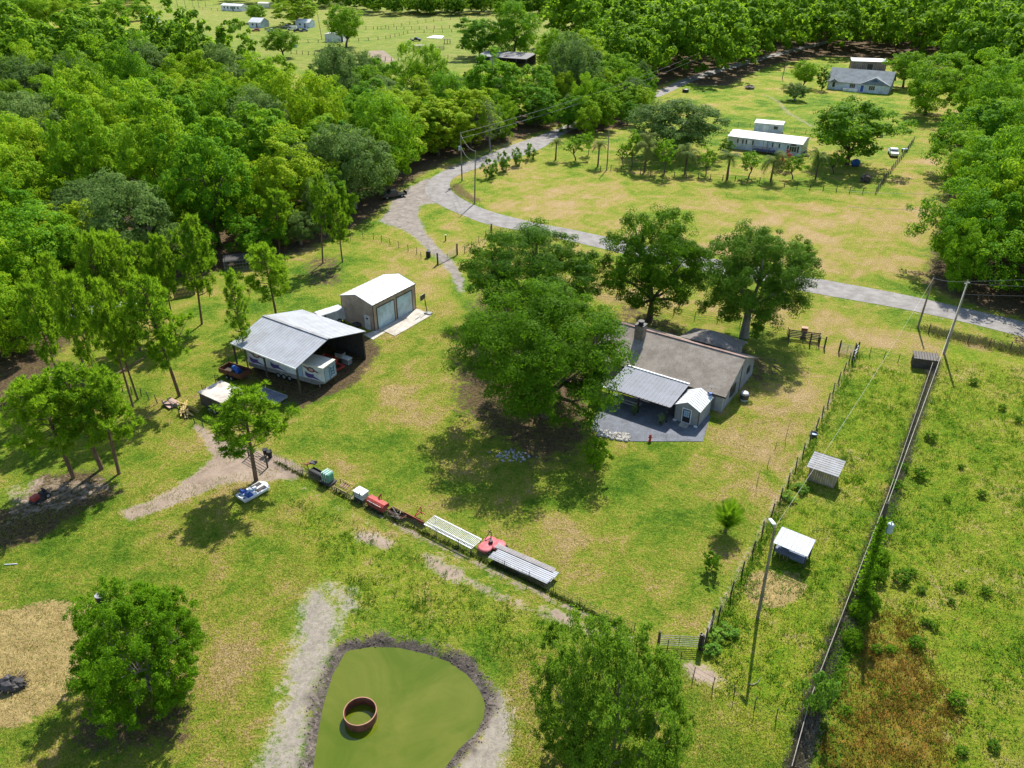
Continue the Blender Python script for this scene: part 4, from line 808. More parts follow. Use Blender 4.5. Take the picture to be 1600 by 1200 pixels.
bb = part('backboard', MB().box((0, -.35, 2.55), (1.25, .05, .82)), mat('smoked_board', (0.10, 0.10, 0.11), .3), t); part('board_frame', MB().box((0, -.38, 2.55), (.55, .03, .06)).box((0, -.38, 2.75), (.55, .03, .04)).box((0, -.38, 2.18), (1.25, .03, .05)).box((0, -.38, 2.94), (1.25, .03, .05)), M_WHITE, bb)
mb = MB(); pts = [(.23 * math.cos(a), -.65 + .23 * math.sin(a), 2.3) for a in np.linspace(0, 6.283, 15)]; mb.path(pts, .015, 4); part('rim', mb, M_RED, t)

# open barn
BO = Vector((-26.0, 81.5, 0))
t = thing('open_barn', 'open-sided barn with a big pale grey metal roof', 'barn', BO, UA)
A = [(-11.9, 0, 4.15), (0, 0, 4.15), (0, 5.65, 5.75), (-11.9, 5.65, 5.75)]; B = [(-11.9, 5.65, 5.75), (0, 5.65, 5.75), (0, 12, 4.15), (-11.9, 12, 4.15)]
rf = part('roof', MB().slab(A, .06).slab(B, .06), M_GROOF, t); mb = MB(); ribs(mb, A, 26, .028); ribs(mb, B, 26, .028); part('roof_ribs', mb, M_GROOF, rf)
part('ridge_cap', MB().box((-5.95, 5.65, 5.79), (12, .4, .05)), M_GREY, rf); part('edge_trim', MB().bb(-11.95, .05, -.06, -.0, 3.98, 4.17).bb(-11.95, .05, 12, 12.06, 3.98, 4.17), M_WHITE, rf)
for x, y in ((-11.8, .2), (-6, .2), (-.1, .2), (-11.8, 5.6), (-11.8, 11.8), (-6, 11.8), (-.3, 11.8)): part('post', MB().bb(x - .09, x + .09, y - .09, y + .09, 0, 4.05 + (1.55 if 5 < y < 6 else 0)), M_DWOOD, t)
part('back_wall', MB().bb(-11.7, -.4, 11.9, 11.96, 0, 3.9), M_DARK, t); part('end_wall', MB().bb(-11.86, -11.8, 6, 11.8, 0, 4.0), M_DARK, t)
for x in (-11.6, -5.95, -.35): part('rafters', MB().tube((x, .2, 4.03), (x, 5.65, 5.58), .05).tube((x, 11.8, 4.0), (x, 5.65, 5.6), .06), M_DWOOD, t)
def wheel(o, x, y, r=.35, w_=.2, nm='wheel'):
    wl_ = part(nm, MB().tube((x, y - w_ / 2, r), (x, y + w_ / 2, r), r, r, 14), M_RUBBER, o); part('rim', MB().tube((x, y - w_ / 2 - .01, r), (x, y + w_ / 2 + .01, r), r * .55, r * .55, 10), M_GREY, wl_)
# long painted trailer under the barn roof
p = G(508, 603, .7); t = thing('race_trailer', 'long white enclosed trailer with purple and maroon flame graphics, parked under the open barn', 'trailer', (p.x, p.y, 0), R(-25.5))
body = part('body', MB().bb(-12.2, 0, 0, 2.5, 1.15, 3.15), mat('trailer_white', (0.62, 0.66, 0.72), .35, var=.05), t, bevel=.04)
part('skirt', MB().add([(-12.2, y, z) for y in (.01, 2.49) for z in (.62, 1.15)] + [(-1.4, .01, .5), (0, .01, 1.0), (0, .01, 1.15), (-1.4, 2.49, .5), (0, 2.49, 1.0), (0, 2.49, 1.15)], [(0, 4, 5, 6, 1), (2, 3, 9, 8, 7), (0, 2, 7, 4), (4, 7, 8, 5), (5, 8, 9, 6), (0, 1, 3, 2)]), mat('trailer_grey', (0.24, 0.24, 0.25), .5, var=.1), t)
part('roof', MB().bb(-12.25, .04, -.04, 2.54, 3.15, 3.22), M_CREAM, t)
PURP = mat('purple_vinyl', (0.10, 0.07, 0.26), .35); MARN = mat('maroon_vinyl', (0.15, 0.05, 0.08), .35)
def flat(pts, y=-.012): return MB().prismy(pts, y)
def prismy(s, pts, y, th=.012):
    n = len(pts); vs = [(p[0], y, p[1]) for p in pts] + [(p[0], y + th, p[1]) for p in pts]; return s.add(vs, [tuple(range(n)), tuple(range(n, 2 * n))[::-1]] + [((i + 1) % n, i, i + n, (i + 1) % n + n) for i in range(n)])
MB.prismy = prismy
ring_ = lambda cx, cz, rx, rz_, n=16, w0=0: [(cx + rx * math.cos(2 * math.pi * i / n + w0), cz + rz_ * math.sin(2 * math.pi * i / n + w0)) for i in range(n)]
FACE_ = mat('emblem_tan', (0.45, 0.33, 0.30), .4)
for sx in (-1.9, -6.9, -10.6):
    em = part('emblem', MB().prismy(ring_(sx, 2.55, .62, .36), -.016).prismy([(sx - 1.5, 2.95), (sx - .4, 2.75), (sx - .5, 2.5), (sx - 1.0, 2.7)], -.019).prismy([(sx + 1.3, 2.35), (sx + .4, 2.7), (sx + .5, 2.45), (sx + .9, 2.3)], -.019), MARN, t)
    part('emblem_face', MB().prismy(ring_(sx, 2.55, .36, .2), -.024), FACE_, em)
for sx in (-2.4, -7.9, -11.3): part('flame', MB().prismy([(sx - .5, 2.15), (sx + .1, 1.9), (sx + .9, 1.98), (sx + .8, 1.7), (sx + 2.0, 1.25), (sx + .6, 1.42), (sx - .1, 1.3), (sx - .5, 1.6)], -.016), PURP, t)
onface(t, 'side_door', M_LBLUE, 'x', -4.1, -3.3, 1.2, 2.85, 0, .03, frame=M_GREY, fw=.04)
onface(t, 'end_panel', M_LBLUE, 'y', .2, 1.05, 1.2, 2.9, 0, .03, frame=M_GREY, fw=.05); pn = onface(t, 'end_door', M_LBLUE, 'y', 1.2, 2.3, 1.2, 2.9, 0, .03, frame=M_GREY, fw=.05)
part('ladder_bars', MB().bb(.03, .07, 1.4, 1.45, 1.4, 2.7).bb(.03, .07, 1.95, 2.0, 1.4, 2.7).bb(.03, .07, 1.4, 2.0, 1.6, 1.66).bb(.03, .07, 1.4, 2.0, 2.0, 2.06).bb(.03, .07, 1.4, 2.0, 2.4, 2.46), M_DARK, pn)
for x in (-7.4, -6.5, -5.6): wheel(t, x, .12, .4, .25); wheel(t, x, 2.38, .4, .25)
part('jack', MB().tube((-1.2, .4, 0), (-1.2, .4, .9), .07).tube((-1.2, 2.1, 0), (-1.2, 2.1, .9), .07), M_GREY, t)
# red machinery in the shade
t = thing('red_implement', 'red farm machine half hidden in the shade under the open barn', 'farm machine', at(bpy.data.objects['open_barn'], -1.6, 6.6, 0), UA)
part('frame', MB().bb(-2.6, 1.2, -.1, .1, .5, .7).bb(-2.6, 1.2, 1.4, 1.6, .5, .7).bb(-2.6, -2.4, 0, 1.5, .5, .7).bb(1.0, 1.2, 0, 1.5, .5, .7).bb(-.9, -.7, 0, 1.5, .55, 1.4), M_RED, t)
part('hopper', MB().add([(-2, .2, .7), (0, .2, .7), (0, 1.3, .7), (-2, 1.3, .7), (-2.2, 0, 1.5), (.2, 0, 1.5), (.2, 1.5, 1.5), (-2.2, 1.5, 1.5)], [(0, 1, 5, 4), (1, 2, 6, 5), (2, 3, 7, 6), (3, 0, 4, 7), (3, 2, 1, 0)]), M_RED, t); wheel(t, -1, -.25, .4); wheel(t, -1, 1.75, .4)
rr = random.Random(8)
for i, (x, y, lab, m_) in enumerate([(-1.5, 9.6, 'grey steel storage box at the back right of the open barn', M_GREY), (-3.4, 10.3, 'pale storage box at the back of the open barn', M_CREAM), (-.9, 4.6, 'white crate beside the end of the long painted trailer under the barn', M_WHITE)]):
    t = thing('storage_box', lab, 'box', at(bpy.data.objects['open_barn'], x, y, 0), UA + .2 * i); part('box', MB().bb(-.6, .6, -.4, .4, 0, .8), m_, t, bevel=.03); part('lid', MB().bb(-.64, .64, -.44, .44, .8, .88), M_DARK if i else M_WHITE, t); part('handle', MB().tube((-.15, -.47, .6), (.15, -.47, .6), .02), M_BLACK, t)

def car(name, label, cat, loc, rz, col, kind='sedan', group=None, L_=4.6):
    t = thing(name, label, cat, loc, rz, group); h = 1.45 if kind == 'sedan' else 1.8; W_ = 1.8
    if kind == 'sedan': P_ = [(0, .35), (0, .75), (.15, .85), (1.25, .95), (1.9, h), (3.3, h), (4.1, .98), (4.6, .92), (4.6, .35)]; C_ = [(1.3, .93), (1.93, h - .03), (3.28, h - .03), (4.0, .95)]
    elif kind == 'pickup': P_ = [(0, .45), (0, .95), (.15, 1.05), (1.3, 1.15), (1.95, h), (3.1, h), (3.4, 1.15), (3.42, .75), (5.3, .75), (5.3, 1.15), (5.38, 1.15), (5.38, .45)]; C_ = [(1.35, 1.12), (2.0, h - .04), (3.05, h - .04), (3.32, 1.14)]
    else: P_ = [(0, .4), (0, 1.0), (.8, 1.15), (1.3, 2.1), (5.2, 2.15), (5.3, .4)]; C_ = [(.85, 1.15), (1.3, 1.95), (2.2, 1.95), (2.2, 1.15)]
    mb = MB(); n = len(P_)
    vs = [(x - 2.3, -W_ / 2, z) for x, z in P_] + [(x - 2.3, W_ / 2, z) for x, z in P_]; mb.add(vs, [tuple(range(n)), tuple(range(n, 2 * n))[::-1]] + [((i + 1) % n, i, i + n, (i + 1) % n + n) for i in range(n)])
    part('body', mb, mat(col[0], col[1], .3, .2, var=.04, spec=.6), t, bevel=.06)
    mb = MB(); n = 4; W2 = W_ / 2 + .012
    vs = [(x - 2.3, -W2, z) for x, z in C_] + [(x - 2.3, W2, z) for x, z in C_]; mb.add(vs, [tuple(range(n)), tuple(range(n, 2 * n))[::-1], (0, 1, 5, 4)])
    part('side_windows', mb, M_GLASS, t)
    mb = MB(); x0, z0 = C_[0]; x1, z1 = C_[1]; mb.slab([(x0 - 2.33, -.75, z0 + .05), (x1 - 2.33, -.7, z1), (x1 - 2.33, .7, z1), (x0 - 2.33, .75, z0 + .05)], -.03); part('windscreen', mb, M_GLASS, t)
    for y in (-.62, .62): part('headlight', MB().box((-2.31, y, .72), (.06, .3, .16)), M_WHITE, t)
    ends = (-1.5, 1.45 if kind == 'sedan' else 1.9)
    for x in ends:
        for y in (-.82, .82): wheel(t, x, y, .33 if kind == 'sedan' else .4, .22)
    return t
WH = ('white_car_paint', (0.75, 0.75, 0.75)); BK = ('black_car_paint', (0.03, 0.03, 0.035)); SV = ('silver_car_paint', (0.45, 0.46, 0.48)); BL = ('blue_car_paint', (0.08, 0.14, 0.3)); RD = ('red_car_paint', (0.35, 0.06, 0.05))
car('white_truck', 'white truck parked behind the open barn roof, only its top showing', 'truck', G(508, 508), R(40), WH, 'van')
car('dark_vehicle', 'dark vehicle tucked under the trees at the edge of the gravel junction', 'car', G(613, 309), R(30), BK, 'pickup')
car('pickup_truck', 'white pickup parked by the corner fence, right of the big bright tree', 'pickup', G(1395, 243), R(75), WH, 'pickup')
solo('scrap_pile', MB().blob((0, 0, .25), (.9, .5, .35), 3, 9, 6, .3).box((.3, .2, .4), (1.1, .1, .1), .5).box((-.3, -.1, .5), (.8, .1, .1), -.4), M_DARK, 'dark heap of scrap against the near wall of the tan garage', 'scrap heap', G(561, 509))
# trailers near the barn
t = thing('flatbed_trailer', 'low grey flatbed trailer in the shade in front of the open barn', 'trailer', G(420, 624, .0), R(-31))
part('deck', MB().bb(-2.1, 2.1, -1.0, 1.0, .5, .6), mat('grey_deck', (0.17, 0.18, 0.22), .6, var=.12, stretch=(1, 8, 1)), t); part('side_rails', MB().bb(-2.15, 2.15, -1.07, -1.0, .48, .72).bb(-2.15, 2.15, 1.0, 1.07, .48, .72).bb(2.15, 2.2, -1.07, 1.07, .4, .62), M_GREY, t)
part('tongue', MB().tube((2.1, -.7, .45), (3.3, 0, .45), .05).tube((2.1, .7, .45), (3.3, 0, .45), .05), M_DARK, t)
for x in (-.5, .35):
    for y in (-1.16, 1.16): wheel(t, x, y, .32, .2)
t = thing('dump_trailer', 'dark high-sided trailer standing at the left corner of the open barn', 'trailer', G(369, 588), R(-28))
mb = MB()
for a in ((-1.9, 1.9, -.95, -.88, .55, 1.2), (-1.9, 1.9, .88, .95, .55, 1.2), (-1.9, -1.83, -.88, .88, .55, 1.2), (1.83, 1.9, -.88, .88, .55, 1.2), (-1.83, 1.83, -.88, .88, .55, .62)): mb.bb(*a)
part('box', mb, M_RUST, t); part('floor', MB().bb(-1.8, 1.8, -.86, .86, .62, .66), M_DWOOD, t)
for x in (-.4, .4):
    for y in (-1.06, 1.06): wheel(t, x, y, .33, .2)
part('tongue', MB().tube((1.9, 0, .5), (3.3, 0, .45), .06), M_DARK, t); part('upright', MB().tube((-1.85, .9, 1.2), (-1.85, .9, 2.1), .03), M_BLACK, t)
solo('blue_barrel', MB().tube((-.6, 0, 0), (.6, 0, 0), .36, .36, 14).tube((.62, -.3, -.1), (.8, -.4, .0), .25, .2, 10), M_TARP, 'blue barrel lying in the dark high-sided trailer', 'barrel', at(t, .1, .15, 1.02), R(-40))
t = thing('storage_container', 'old flat-topped enclosed trailer behind the pine on the dirt track', 'container', G(355, 655), UA)
part('body', MB().bb(-4.6, 0, 0, 3.2, .4, 2.1), M_DARK, t); part('roof', MB().bb(-4.7, .1, -.1, 3.3, 2.1, 2.2), mat('dusty_top', (0.42, 0.37, 0.34), .9, col2=(0.60, 0.55, 0.47), scale=1.2), t); wheel(t, -3, -.05); wheel(t, -2, -.05)
for i, (px, py, lab) in enumerate([(323, 628, 'left upright steel ramp ladder behind the flat-topped old trailer'), (343, 612, 'right upright steel ramp ladder behind the flat-topped old trailer')]):
    mb = MB().tube((-.25, 0, 0), (-.45, .35, 2.2), .035).tube((.25, 0, 0), (.05, .35, 2.2), .035)
    for j in range(8): u = .1 + j * .12; mb.tube((-.25 - .2 * u, .35 * u, 2.2 * u), (.25 - .2 * u, .35 * u, 2.2 * u), .03)
    solo('steel_ladder', mb, M_BLACK, lab, 'ladder', G(px, py), R(-10))
mb = MB(); rr = random.Random(5)
for i in range(16): mb.box((rr.uniform(-.6, .6), rr.uniform(-.5, .5), .08 + .035 * i), (rr.uniform(1.6, 3.2), .16, .06), R(-20) + rr.uniform(-.5, .5), rr.uniform(-.05, .05))
solo('lumber_pile', mb, M_YEL, 'loose pile of yellow boards beside the left fence', 'lumber', G(293, 642), UA)
mb = MB()
for i in range(10): mb.box((rr.uniform(-.3, .3), rr.uniform(-.4, .4), .08 + .05 * i), (rr.uniform(1.0, 1.8), rr.uniform(.3, .7), .05), rr.uniform(-.6, .6), rr.uniform(-.06, .06))
solo('brown_board_pile', mb, mat('pinkish_board', (0.40, 0.28, 0.23), .8, var=.25), 'heap of brownish sheets left of the yellow boards', 'lumber', G(268, 634), UA)
# boat
t = thing('pedal_boat', 'blue and white pedal boat lying on the grass at the foot of the pine', 'boat', G(397, 772), R(51))
hull = part('hull', MB().add([(-1.5, -.7, .1), (1.3, -.75, .1), (1.55, 0, .15), (1.3, .75, .1), (-1.5, .7, .1), (-1.6, -.8, .5), (1.4, -.85, .5), (1.7, 0, .55), (1.4, .85, .5), (-1.6, .8, .5)], [(0, 1, 6, 5), (1, 2, 7, 6), (2, 3, 8, 7), (3, 4, 9, 8), (4, 0, 5, 9), (4, 3, 2, 1, 0), (5, 6, 7, 8, 9)]), M_WHITE, t, bevel=.05)
for y in (-.42, .42):
    part('footwell', MB().bb(.1, 1.2, y - .27, y + .27, .5, .53), M_DARK, t); part('seat', MB().bb(-1.0, -.45, y - .3, y + .3, .5, .62).bb(-1.08, -.95, y - .3, y + .3, .5, .95), M_BLUE, t)
part('centre_console', MB().bb(-1.2, .0, -.1, .1, .5, .68), M_LBLUE, t); part('drink_tray', MB().lathe([(.1, 0), (.1, .04)], 10, (-1.35, -.4, .5)).lathe([(.1, 0), (.1, .04)], 10, (-1.35, .4, .5)), M_DARK, t)
part('paddle_cover', MB().bb(.0, .35, -.12, .12, .5, .8), M_WHITE, t)
# gate frame lying by the track
t = thing('pipe_gate', 'dark pipe gate standing beside the pine on the dirt track', 'gate', G(404, 722), R(-38)); mb = MB()
for z in (.2, .6, 1.0, 1.3): mb.tube((-1.6, 0, z), (1.5, 0, z), .035)
part('bars', mb, M_DARK, t); part('gate_post', MB().tube((1.6, 0, -.2), (1.6, 0, 1.6), .1).tube((-1.7, 0, -.2), (-1.7, 0, 1.4), .08), M_DWOOD, t); part('brace', MB().tube((-1.6, 0, .2), (1.5, 0, 1.3), .03), M_DARK, t)
t = thing('black_bin', 'pair of black bins beside the pipe gate right of the pine', 'bin', G(419, 713), UA); part('bin', MB().lathe([(.22, 0), (.3, .8), (.32, .82)], 10, (-.35, 0, 0)), M_BLACK, t); part('bin', MB().lathe([(.22, 0), (.3, .8), (.32, .82)], 10, (.35, 0, 0)), M_BLACK, t)
# --- things lined up along the long wire fence
FR = R(-36)
t = thing('cultivator', 'small faded red and black plough, first in the line of implements along the wire fence', 'plough', G(485, 732), FR)
part('frame', MB().tube((-.9, -.5, .5), (.3, .1, .7), .05).tube((-.9, .4, .2), (.3, .1, .7), .05).tube((-.9, -.1, .1), (.3, .1, .7), .04), mat('pale_red', (0.45, 0.16, 0.12), .5), t); part('head', MB().box((.4, .2, .85), (.7, .5, .15), .3).tube((.1, .1, .7), (.8, .4, 1.1), .06).tube((.1, .5, .6), (.8, .1, .9), .05), M_DARK, t)
t = thing('box_blade', 'black box blade lying between the small plough and the green tank', 'box blade', G(498, 744), FR)
part('blade', MB().bb(-1.0, 1.0, -.4, -.32, .05, .6).bb(-1.0, 1.0, .35, .42, .05, .5).bb(-1.0, -.93, -.32, .35, .05, .6).bb(.93, 1.0, -.32, .35, .05, .6), M_BLACK, t); part('top_plate', MB().slab([(-1, -.3, .62), (1, -.3, .62), (1, .1, .5), (-1, .1, .5)], .04), M_BLACK, t)
t = thing('green_tank', 'green ribbed tank with white straps on a dark pallet', 'tank', G(513, 754), FR)
part('tank', MB().bb(-.55, .55, -.45, .45, .3, 1.4), M_GREEN, t, bevel=.1); part('pallet', MB().bb(-.75, .75, -.6, .6, .05, .28), M_DARK, t); mb = MB()
for x in (-.3, .0, .3): mb.bb(x - .03, x + .03, -.48, .48, .32, 1.43)
part('straps', mb, M_WHITE, t)
t = thing('yellow_frame', 'yellow tubular frame implement between the green tank and the white box', 'farm implement', G(538, 767), FR); mb = MB()
for a, b in (((-.9, -.5, .5), (.9, -.5, .5)), ((-.9, .5, .8), (.9, .5, .8)), ((-.9, -.5, .5), (-1.1, .5, .8)), ((.9, -.5, .5), (1.1, .5, .8)), ((-.9, -.5, 0), (-.9, -.5, .5)), ((.9, -.5, 0), (.9, -.5, .5)), ((-1, .5, 0), (-1, .5, .8)), ((1, .5, 0), (1, .5, .8)), ((-.2, -.5, .5), (-.2, .5, .8))): mb.tube(a, b, .055)
part('tube_frame', mb, M_YEL, t); mb = MB()
for i in range(4): mb.box((-.4 + i * .28, .1, .62), (.12, .8, .1), .2)
part('slats', mb, mat('reddish_wood', (0.33, 0.2, 0.14), .8), t)
t = thing('metal_box', 'white metal tool box on skids, right of the yellow frame', 'tool box', G(565, 779), FR); part('box', MB().bb(-.65, .65, -.45, .45, .25, .95), mat('white_box', (0.6, 0.66, 0.75), .4, .1), t, bevel=.04); part('lid', MB().bb(-.68, .68, -.48, .48, .95, 1.02), M_WHITE, t); part('skids', MB().bb(-.6, -.45, -.5, .5, 0, .25).bb(.45, .6, -.5, .5, 0, .25), M_DARK, t); part('latch', MB().bb(.3, .38, -.52, -.46, .8, 1.2), M_BLACK, t)
t = thing('rotary_tiller', 'bright red rotary tiller with a flat red hood', 'tiller', G(591, 793), FR)
part('hood', MB().prismx([(-.45, .15), (-.5, .75), (-.2, .95), (.35, .9), (.5, .5)], -1.15, 1.15), M_RED, t); part('hitch', MB().tube((0, .2, .9), (.0, .6, 1.4), .06).tube((-.25, .3, .9), (0, .6, 1.4), .04).tube((.25, .3, .9), (0, .6, 1.4), .04), M_RED, t)
mb = MB()
for i in range(9): mb.box((-1 + i * .25, .1, .2), (.05, .55, .12), 0, .3 * i)
part('tines', mb, M_DARK, t); part('stay', MB().tube((-.9, -.5, .8), (.9, -.52, .78), .025), M_WHITE, t)
t = thing('rusty_harrow', 'tangle of rusty and pale harrow frames between the two red implements', 'harrow', G(621, 806), FR); mb = MB(); rr = random.Random(9)
for i in range(12): mb.tube((rr.uniform(-1, 1), rr.uniform(-.6, .6), rr.uniform(.1, .5)), (rr.uniform(-1, 1), rr.uniform(-.6, .6), rr.uniform(.3, .8)), .035)
part('pale_bars', mb, M_RAIL, t); mb = MB()
for i in range(8): mb.lathe([(.25, -.02), (.3, .02)], 10, (-.9 + i * .25, .1, .3))
part('discs', mb, M_RUST, t); part('frame', MB().tube((-1, -.4, .4), (1, -.4, .4), .05).tube((-1, .4, .4), (1, .4, .4), .05).tube((-1, -.4, .4), (-1, .4, .4), .05).tube((1, -.4, .4), (1, .4, .4), .05), M_RUST, t)
t = thing('red_scraper', 'rusty scraper blade with a red three-point hitch, last implement before the white rack', 'scraper', G(650, 812), FR)
part('blade', MB().prismx([(-.25, .05), (-.3, .5), (-.22, .5), (-.15, .05)], -1.3, 1.3), M_RUST, t); part('edge_bar', MB().tube((-1.3, -.28, .52), (1.3, -.28, .52), .04), M_RED, t); part('hitch', MB().tube((0, -.2, .5), (.1, .7, .6), .06).tube((.1, .7, .3), (.1, .7, 1.2), .05).tube((-.4, .7, .5), (.6, .7, .5), .05).tube((.1, .7, 1.2), (0, -.2, .5), .04), M_RED, t)
# white slatted rack on legs
ga, gb2, gc, gd = G(664, 820, .75), G(738, 858, .75), G(750, 843, .75), G(678, 805, .75); ctr = (ga + gb2 + gc + gd) / 4; ctr.z = 0
Lx = ((gb2 - ga).length + (gc - gd).length) / 2; Ly = ((gd - ga).length + (gc - gb2).length) / 2
t = thing('slatted_rack', 'long white slatted metal rack standing on legs behind the wire fence', 'rack', ctr, math.atan2(gb2.y - ga.y, gb2.x - ga.x))
mb = MB(); n = 34
for i in range(n + 1): x = -Lx / 2 + Lx * i / n; mb.bb(x - .02, x + .02, -Ly / 2, Ly / 2, .74, .77)
part('slats', mb, M_WHITE, t)
part('side_rails', MB().bb(-Lx / 2, Lx / 2, -Ly / 2 - .05, -Ly / 2 + .05, .72, .8).bb(-Lx / 2, Lx / 2, Ly / 2 - .05, Ly / 2 + .05, .72, .8).bb(-Lx / 2, Lx / 2, -Ly / 4 - .03, -Ly / 4 + .03, .72, .79), M_WHITE, t)
for x in (-Lx / 2 + .1, Lx / 2 - .1):
    for y in (-Ly / 2, Ly / 2): part('leg', MB().bb(x - .03, x + .03, y - .03, y + .03, 0, .73), M_DARK, t)
t = thing('mower_deck', 'faded red three-lobed mower deck between the white rack and the roofing sheets', 'mower', G(767, 855), R(30))
mb = MB()
for x, y in ((-.65, -.1), (.1, .3), (.55, -.45)): mb.lathe([(.68, .25), (.7, .45), (.6, .52), (.1, .56)], 14, (x, y, 0))
part('deck', mb, M_PINK, t); part('gearbox', MB().box((0, 0, .68), (.3, .3, .25)).tube((0, 0, .7), (.5, .8, .9), .06).tube((.5, .8, .9), (.2, .9, 1.3), .04).tube((-.3, .6, .6), (.5, .9, 1.2), .04), M_BLACK, t); wheel(t, -.6, -.8, .2, .12); wheel(t, 1.1, -.9, .2, .12)
ga, gb2, gc, gd = G(768, 868, .6), G(860, 909, .6), G(870, 896, .6), G(778, 857, .6); ctr = (ga + gb2 + gc + gd) / 4; ctr.z = 0; Lx = (gb2 - ga).length; Ly = (gd - ga).length
t = thing('roofing_sheets', 'stack of silver roofing sheets on low supports, right of the mower deck', 'metal sheets', ctr, math.atan2(gb2.y - ga.y, gb2.x - ga.x))
for i, (dx, dy, w_) in enumerate([(0, -.05, .5), (.08, .42, .42), (-.35, .8, .3), (-.1, -.5, .45)]):
    mb = MB().bb(-Lx / 2 + dx, Lx / 2 + dx, dy - w_, dy + w_, .52 + .03 * i, .545 + .03 * i)
    for j in range(4): y = dy - w_ + (j + .5) * w_ / 2; mb.bb(-Lx / 2 + dx, Lx / 2 + dx, y - .02, y + .02, .545 + .03 * i, .575 + .03 * i)
    part('sheet', mb, [M_GREY, M_GROOF, mat('dull_sheet', (0.36, 0.33, 0.32), .65, 0), M_GROOF][i], t)
for x in (-Lx / 2 + .5, 0, Lx / 2 - .5): part('support', MB().bb(x - .06, x + .06, -.8, .8, 0, .5), M_DWOOD, t)
# scattered
t = thing('red_tractor_mower', 'small red and black riding mower in the pine shade at the far left', 'riding mower', G(64, 781), R(70))
part('body', MB().bb(-.9, -.1, -.3, .3, .4, .9), M_RED, t, bevel=.08); part('seat', MB().bb(.2, .6, -.25, .25, .6, .7).bb(.55, .65, -.25, .25, .7, 1.0), M_BLACK, t); part('chassis', MB().bb(-.9, .8, -.4, .4, .25, .4), M_DARK, t)
for x, r in ((-.7, .2), (.5, .3)):
    for y in (-.45, .45): wheel(t, x, y, r, .18)
t = thing('black_barrel', 'upright black barrel at the top edge of the bushy tree beside the straw patch', 'barrel', G(160, 942)); part('drum', MB().lathe([(.4, 0), (.43, .05), (.4, .4), (.43, .45), (.4, .85), (.43, .9)], 14), M_BLACK, t); part('rim', MB().lathe([(.43, .9), (.40, .96), (.34, .93)], 14), M_GREY, t)
solo('white_pipe', MB().tube((-.5, 0, .06), (.6, .1, .06), .05), M_WHITE, 'short white pipe lying on the grass at the left edge', 'pipe', G(16, 883))
t = thing('water_tub', 'small round tub with pale rim beside the yard fence', 'tub', G(1271, 681)); part('tub', MB().lathe([(.36, 0), (.45, .4), (.40, .4), (.36, .15)], 16), M_DARK, t); part('water', MB().lathe([(.38, .22), (.1, .225)], 16), M_LBLUE, t)
t = thing('brush_pile', 'dark burnt brush pile on the straw patch at the left edge', 'brush pile', G(20, 1072)); part('heap', MB().blob((0, 0, .3), (1.0, .7, .5), 14, 12, 8, .3), M_DARK, t); mb = MB(); rr = random.Random(31)
for i in range(45): a = rr.uniform(0, 6.28); mb.tube((math.cos(a) * .5, math.sin(a) * .4, rr.uniform(.1, .7)), (math.cos(a) * rr.uniform(.9, 1.5), math.sin(a) * rr.uniform(.7, 1.2), rr.uniform(.0, .6)), .025)
part('sticks', mb, M_DWOOD, t)
# ring standing in the pond
t = thing('steel_ring', 'rusty open steel ring standing in the green pond', 'ring', (*G(564, 1122, -.4).xy, -.42)); mb = MB(); n = 40; vs = []
for r, z in ((1.2, -.3), (1.2, .78), (1.14, .78), (1.14, -.3)): vs += [(r * math.cos(2 * math.pi * i / n), r * math.sin(2 * math.pi * i / n), z) for i in range(n)]
part('wall', mb.add(vs, [(j * n + i, j * n + (i + 1) % n, (j + 1) % 4 * n + (i + 1) % n, (j + 1) % 4 * n + i) for j in range(4) for i in range(n)]), M_RUST, t)
pts = [(1.19 * math.cos(a), 1.19 * math.sin(a), .8) for a in np.linspace(0, 6.2832, 41)]; part('top_rim', MB().path(pts, .045, 6), mat('worn_rim', (0.42, 0.2, 0.13), .5), t)

# --- shelters in the narrow paddock
def shelter(label, ctr, rz, L_, W_, h, wallm, roofm, nrib, kind):
    t = thing('animal_shelter', label, 'animal shelter', ctr, rz)
    q = [(-L_ / 2, -W_ / 2 - .3, h), (L_ / 2, -W_ / 2 - .3, h), (L_ / 2, W_ / 2, h + .35), (-L_ / 2, W_ / 2, h + .35)]
    rf = part('roof', MB().slab(q, .05), roofm, t); mb = MB(); ribs(mb, q, nrib, .025) if kind else None
    if not kind:
        for i in range(9): u = i / 8; a = Vector(q[0]).lerp(Vector(q[3]), u); b = Vector(q[1]).lerp(Vector(q[2]), u); mb.tube(a, b, .03, .03, 4)
    part('roof_ribs', mb, roofm, rf)
    return t
c1 = G(1290, 757); c1.z = 0
t = shelter('small plank shelter with grey corrugated roof, upper shelter in the narrow paddock', c1 + Vector((0, .9, 0)), UA, 3.2, 2.4, 1.9, M_WOOD, M_GREY, 8, 0)
mb = MB()
for i in range(12): mb.bb(-1.35 + i * .225, -1.15 + i * .225, -1.0 - .01 * (i % 2), -.95, 0, 1.84)
mb.bb(-1.35, -1.3, -.95, 1.0, 0, 1.95).bb(1.3, 1.35, -.95, 1.0, 0, 1.95); part('plank_wall', mb, mat('pale_plank', (0.34, 0.27, 0.2), .9, var=.35, scale=4, stretch=(6, 1, .3)), t)
c2 = G(1241, 880); c2.z = 0
t = shelter('small open shelter with white ribbed roof, lower shelter in the narrow paddock', c2 + Vector((0, .9, 0)), UA + R(-2), 3.1, 1.9, 1.75, M_WOOD, mat('pale_blue_roof', (0.47, 0.50, 0.55), .6), 8, 1)
for x in (-1.4, 1.4):
    for y in (-.9, .85): part('post', MB().bb(x - .06, x + .06, y - .06, y + .06, 0, 1.8), M_DWOOD, t)
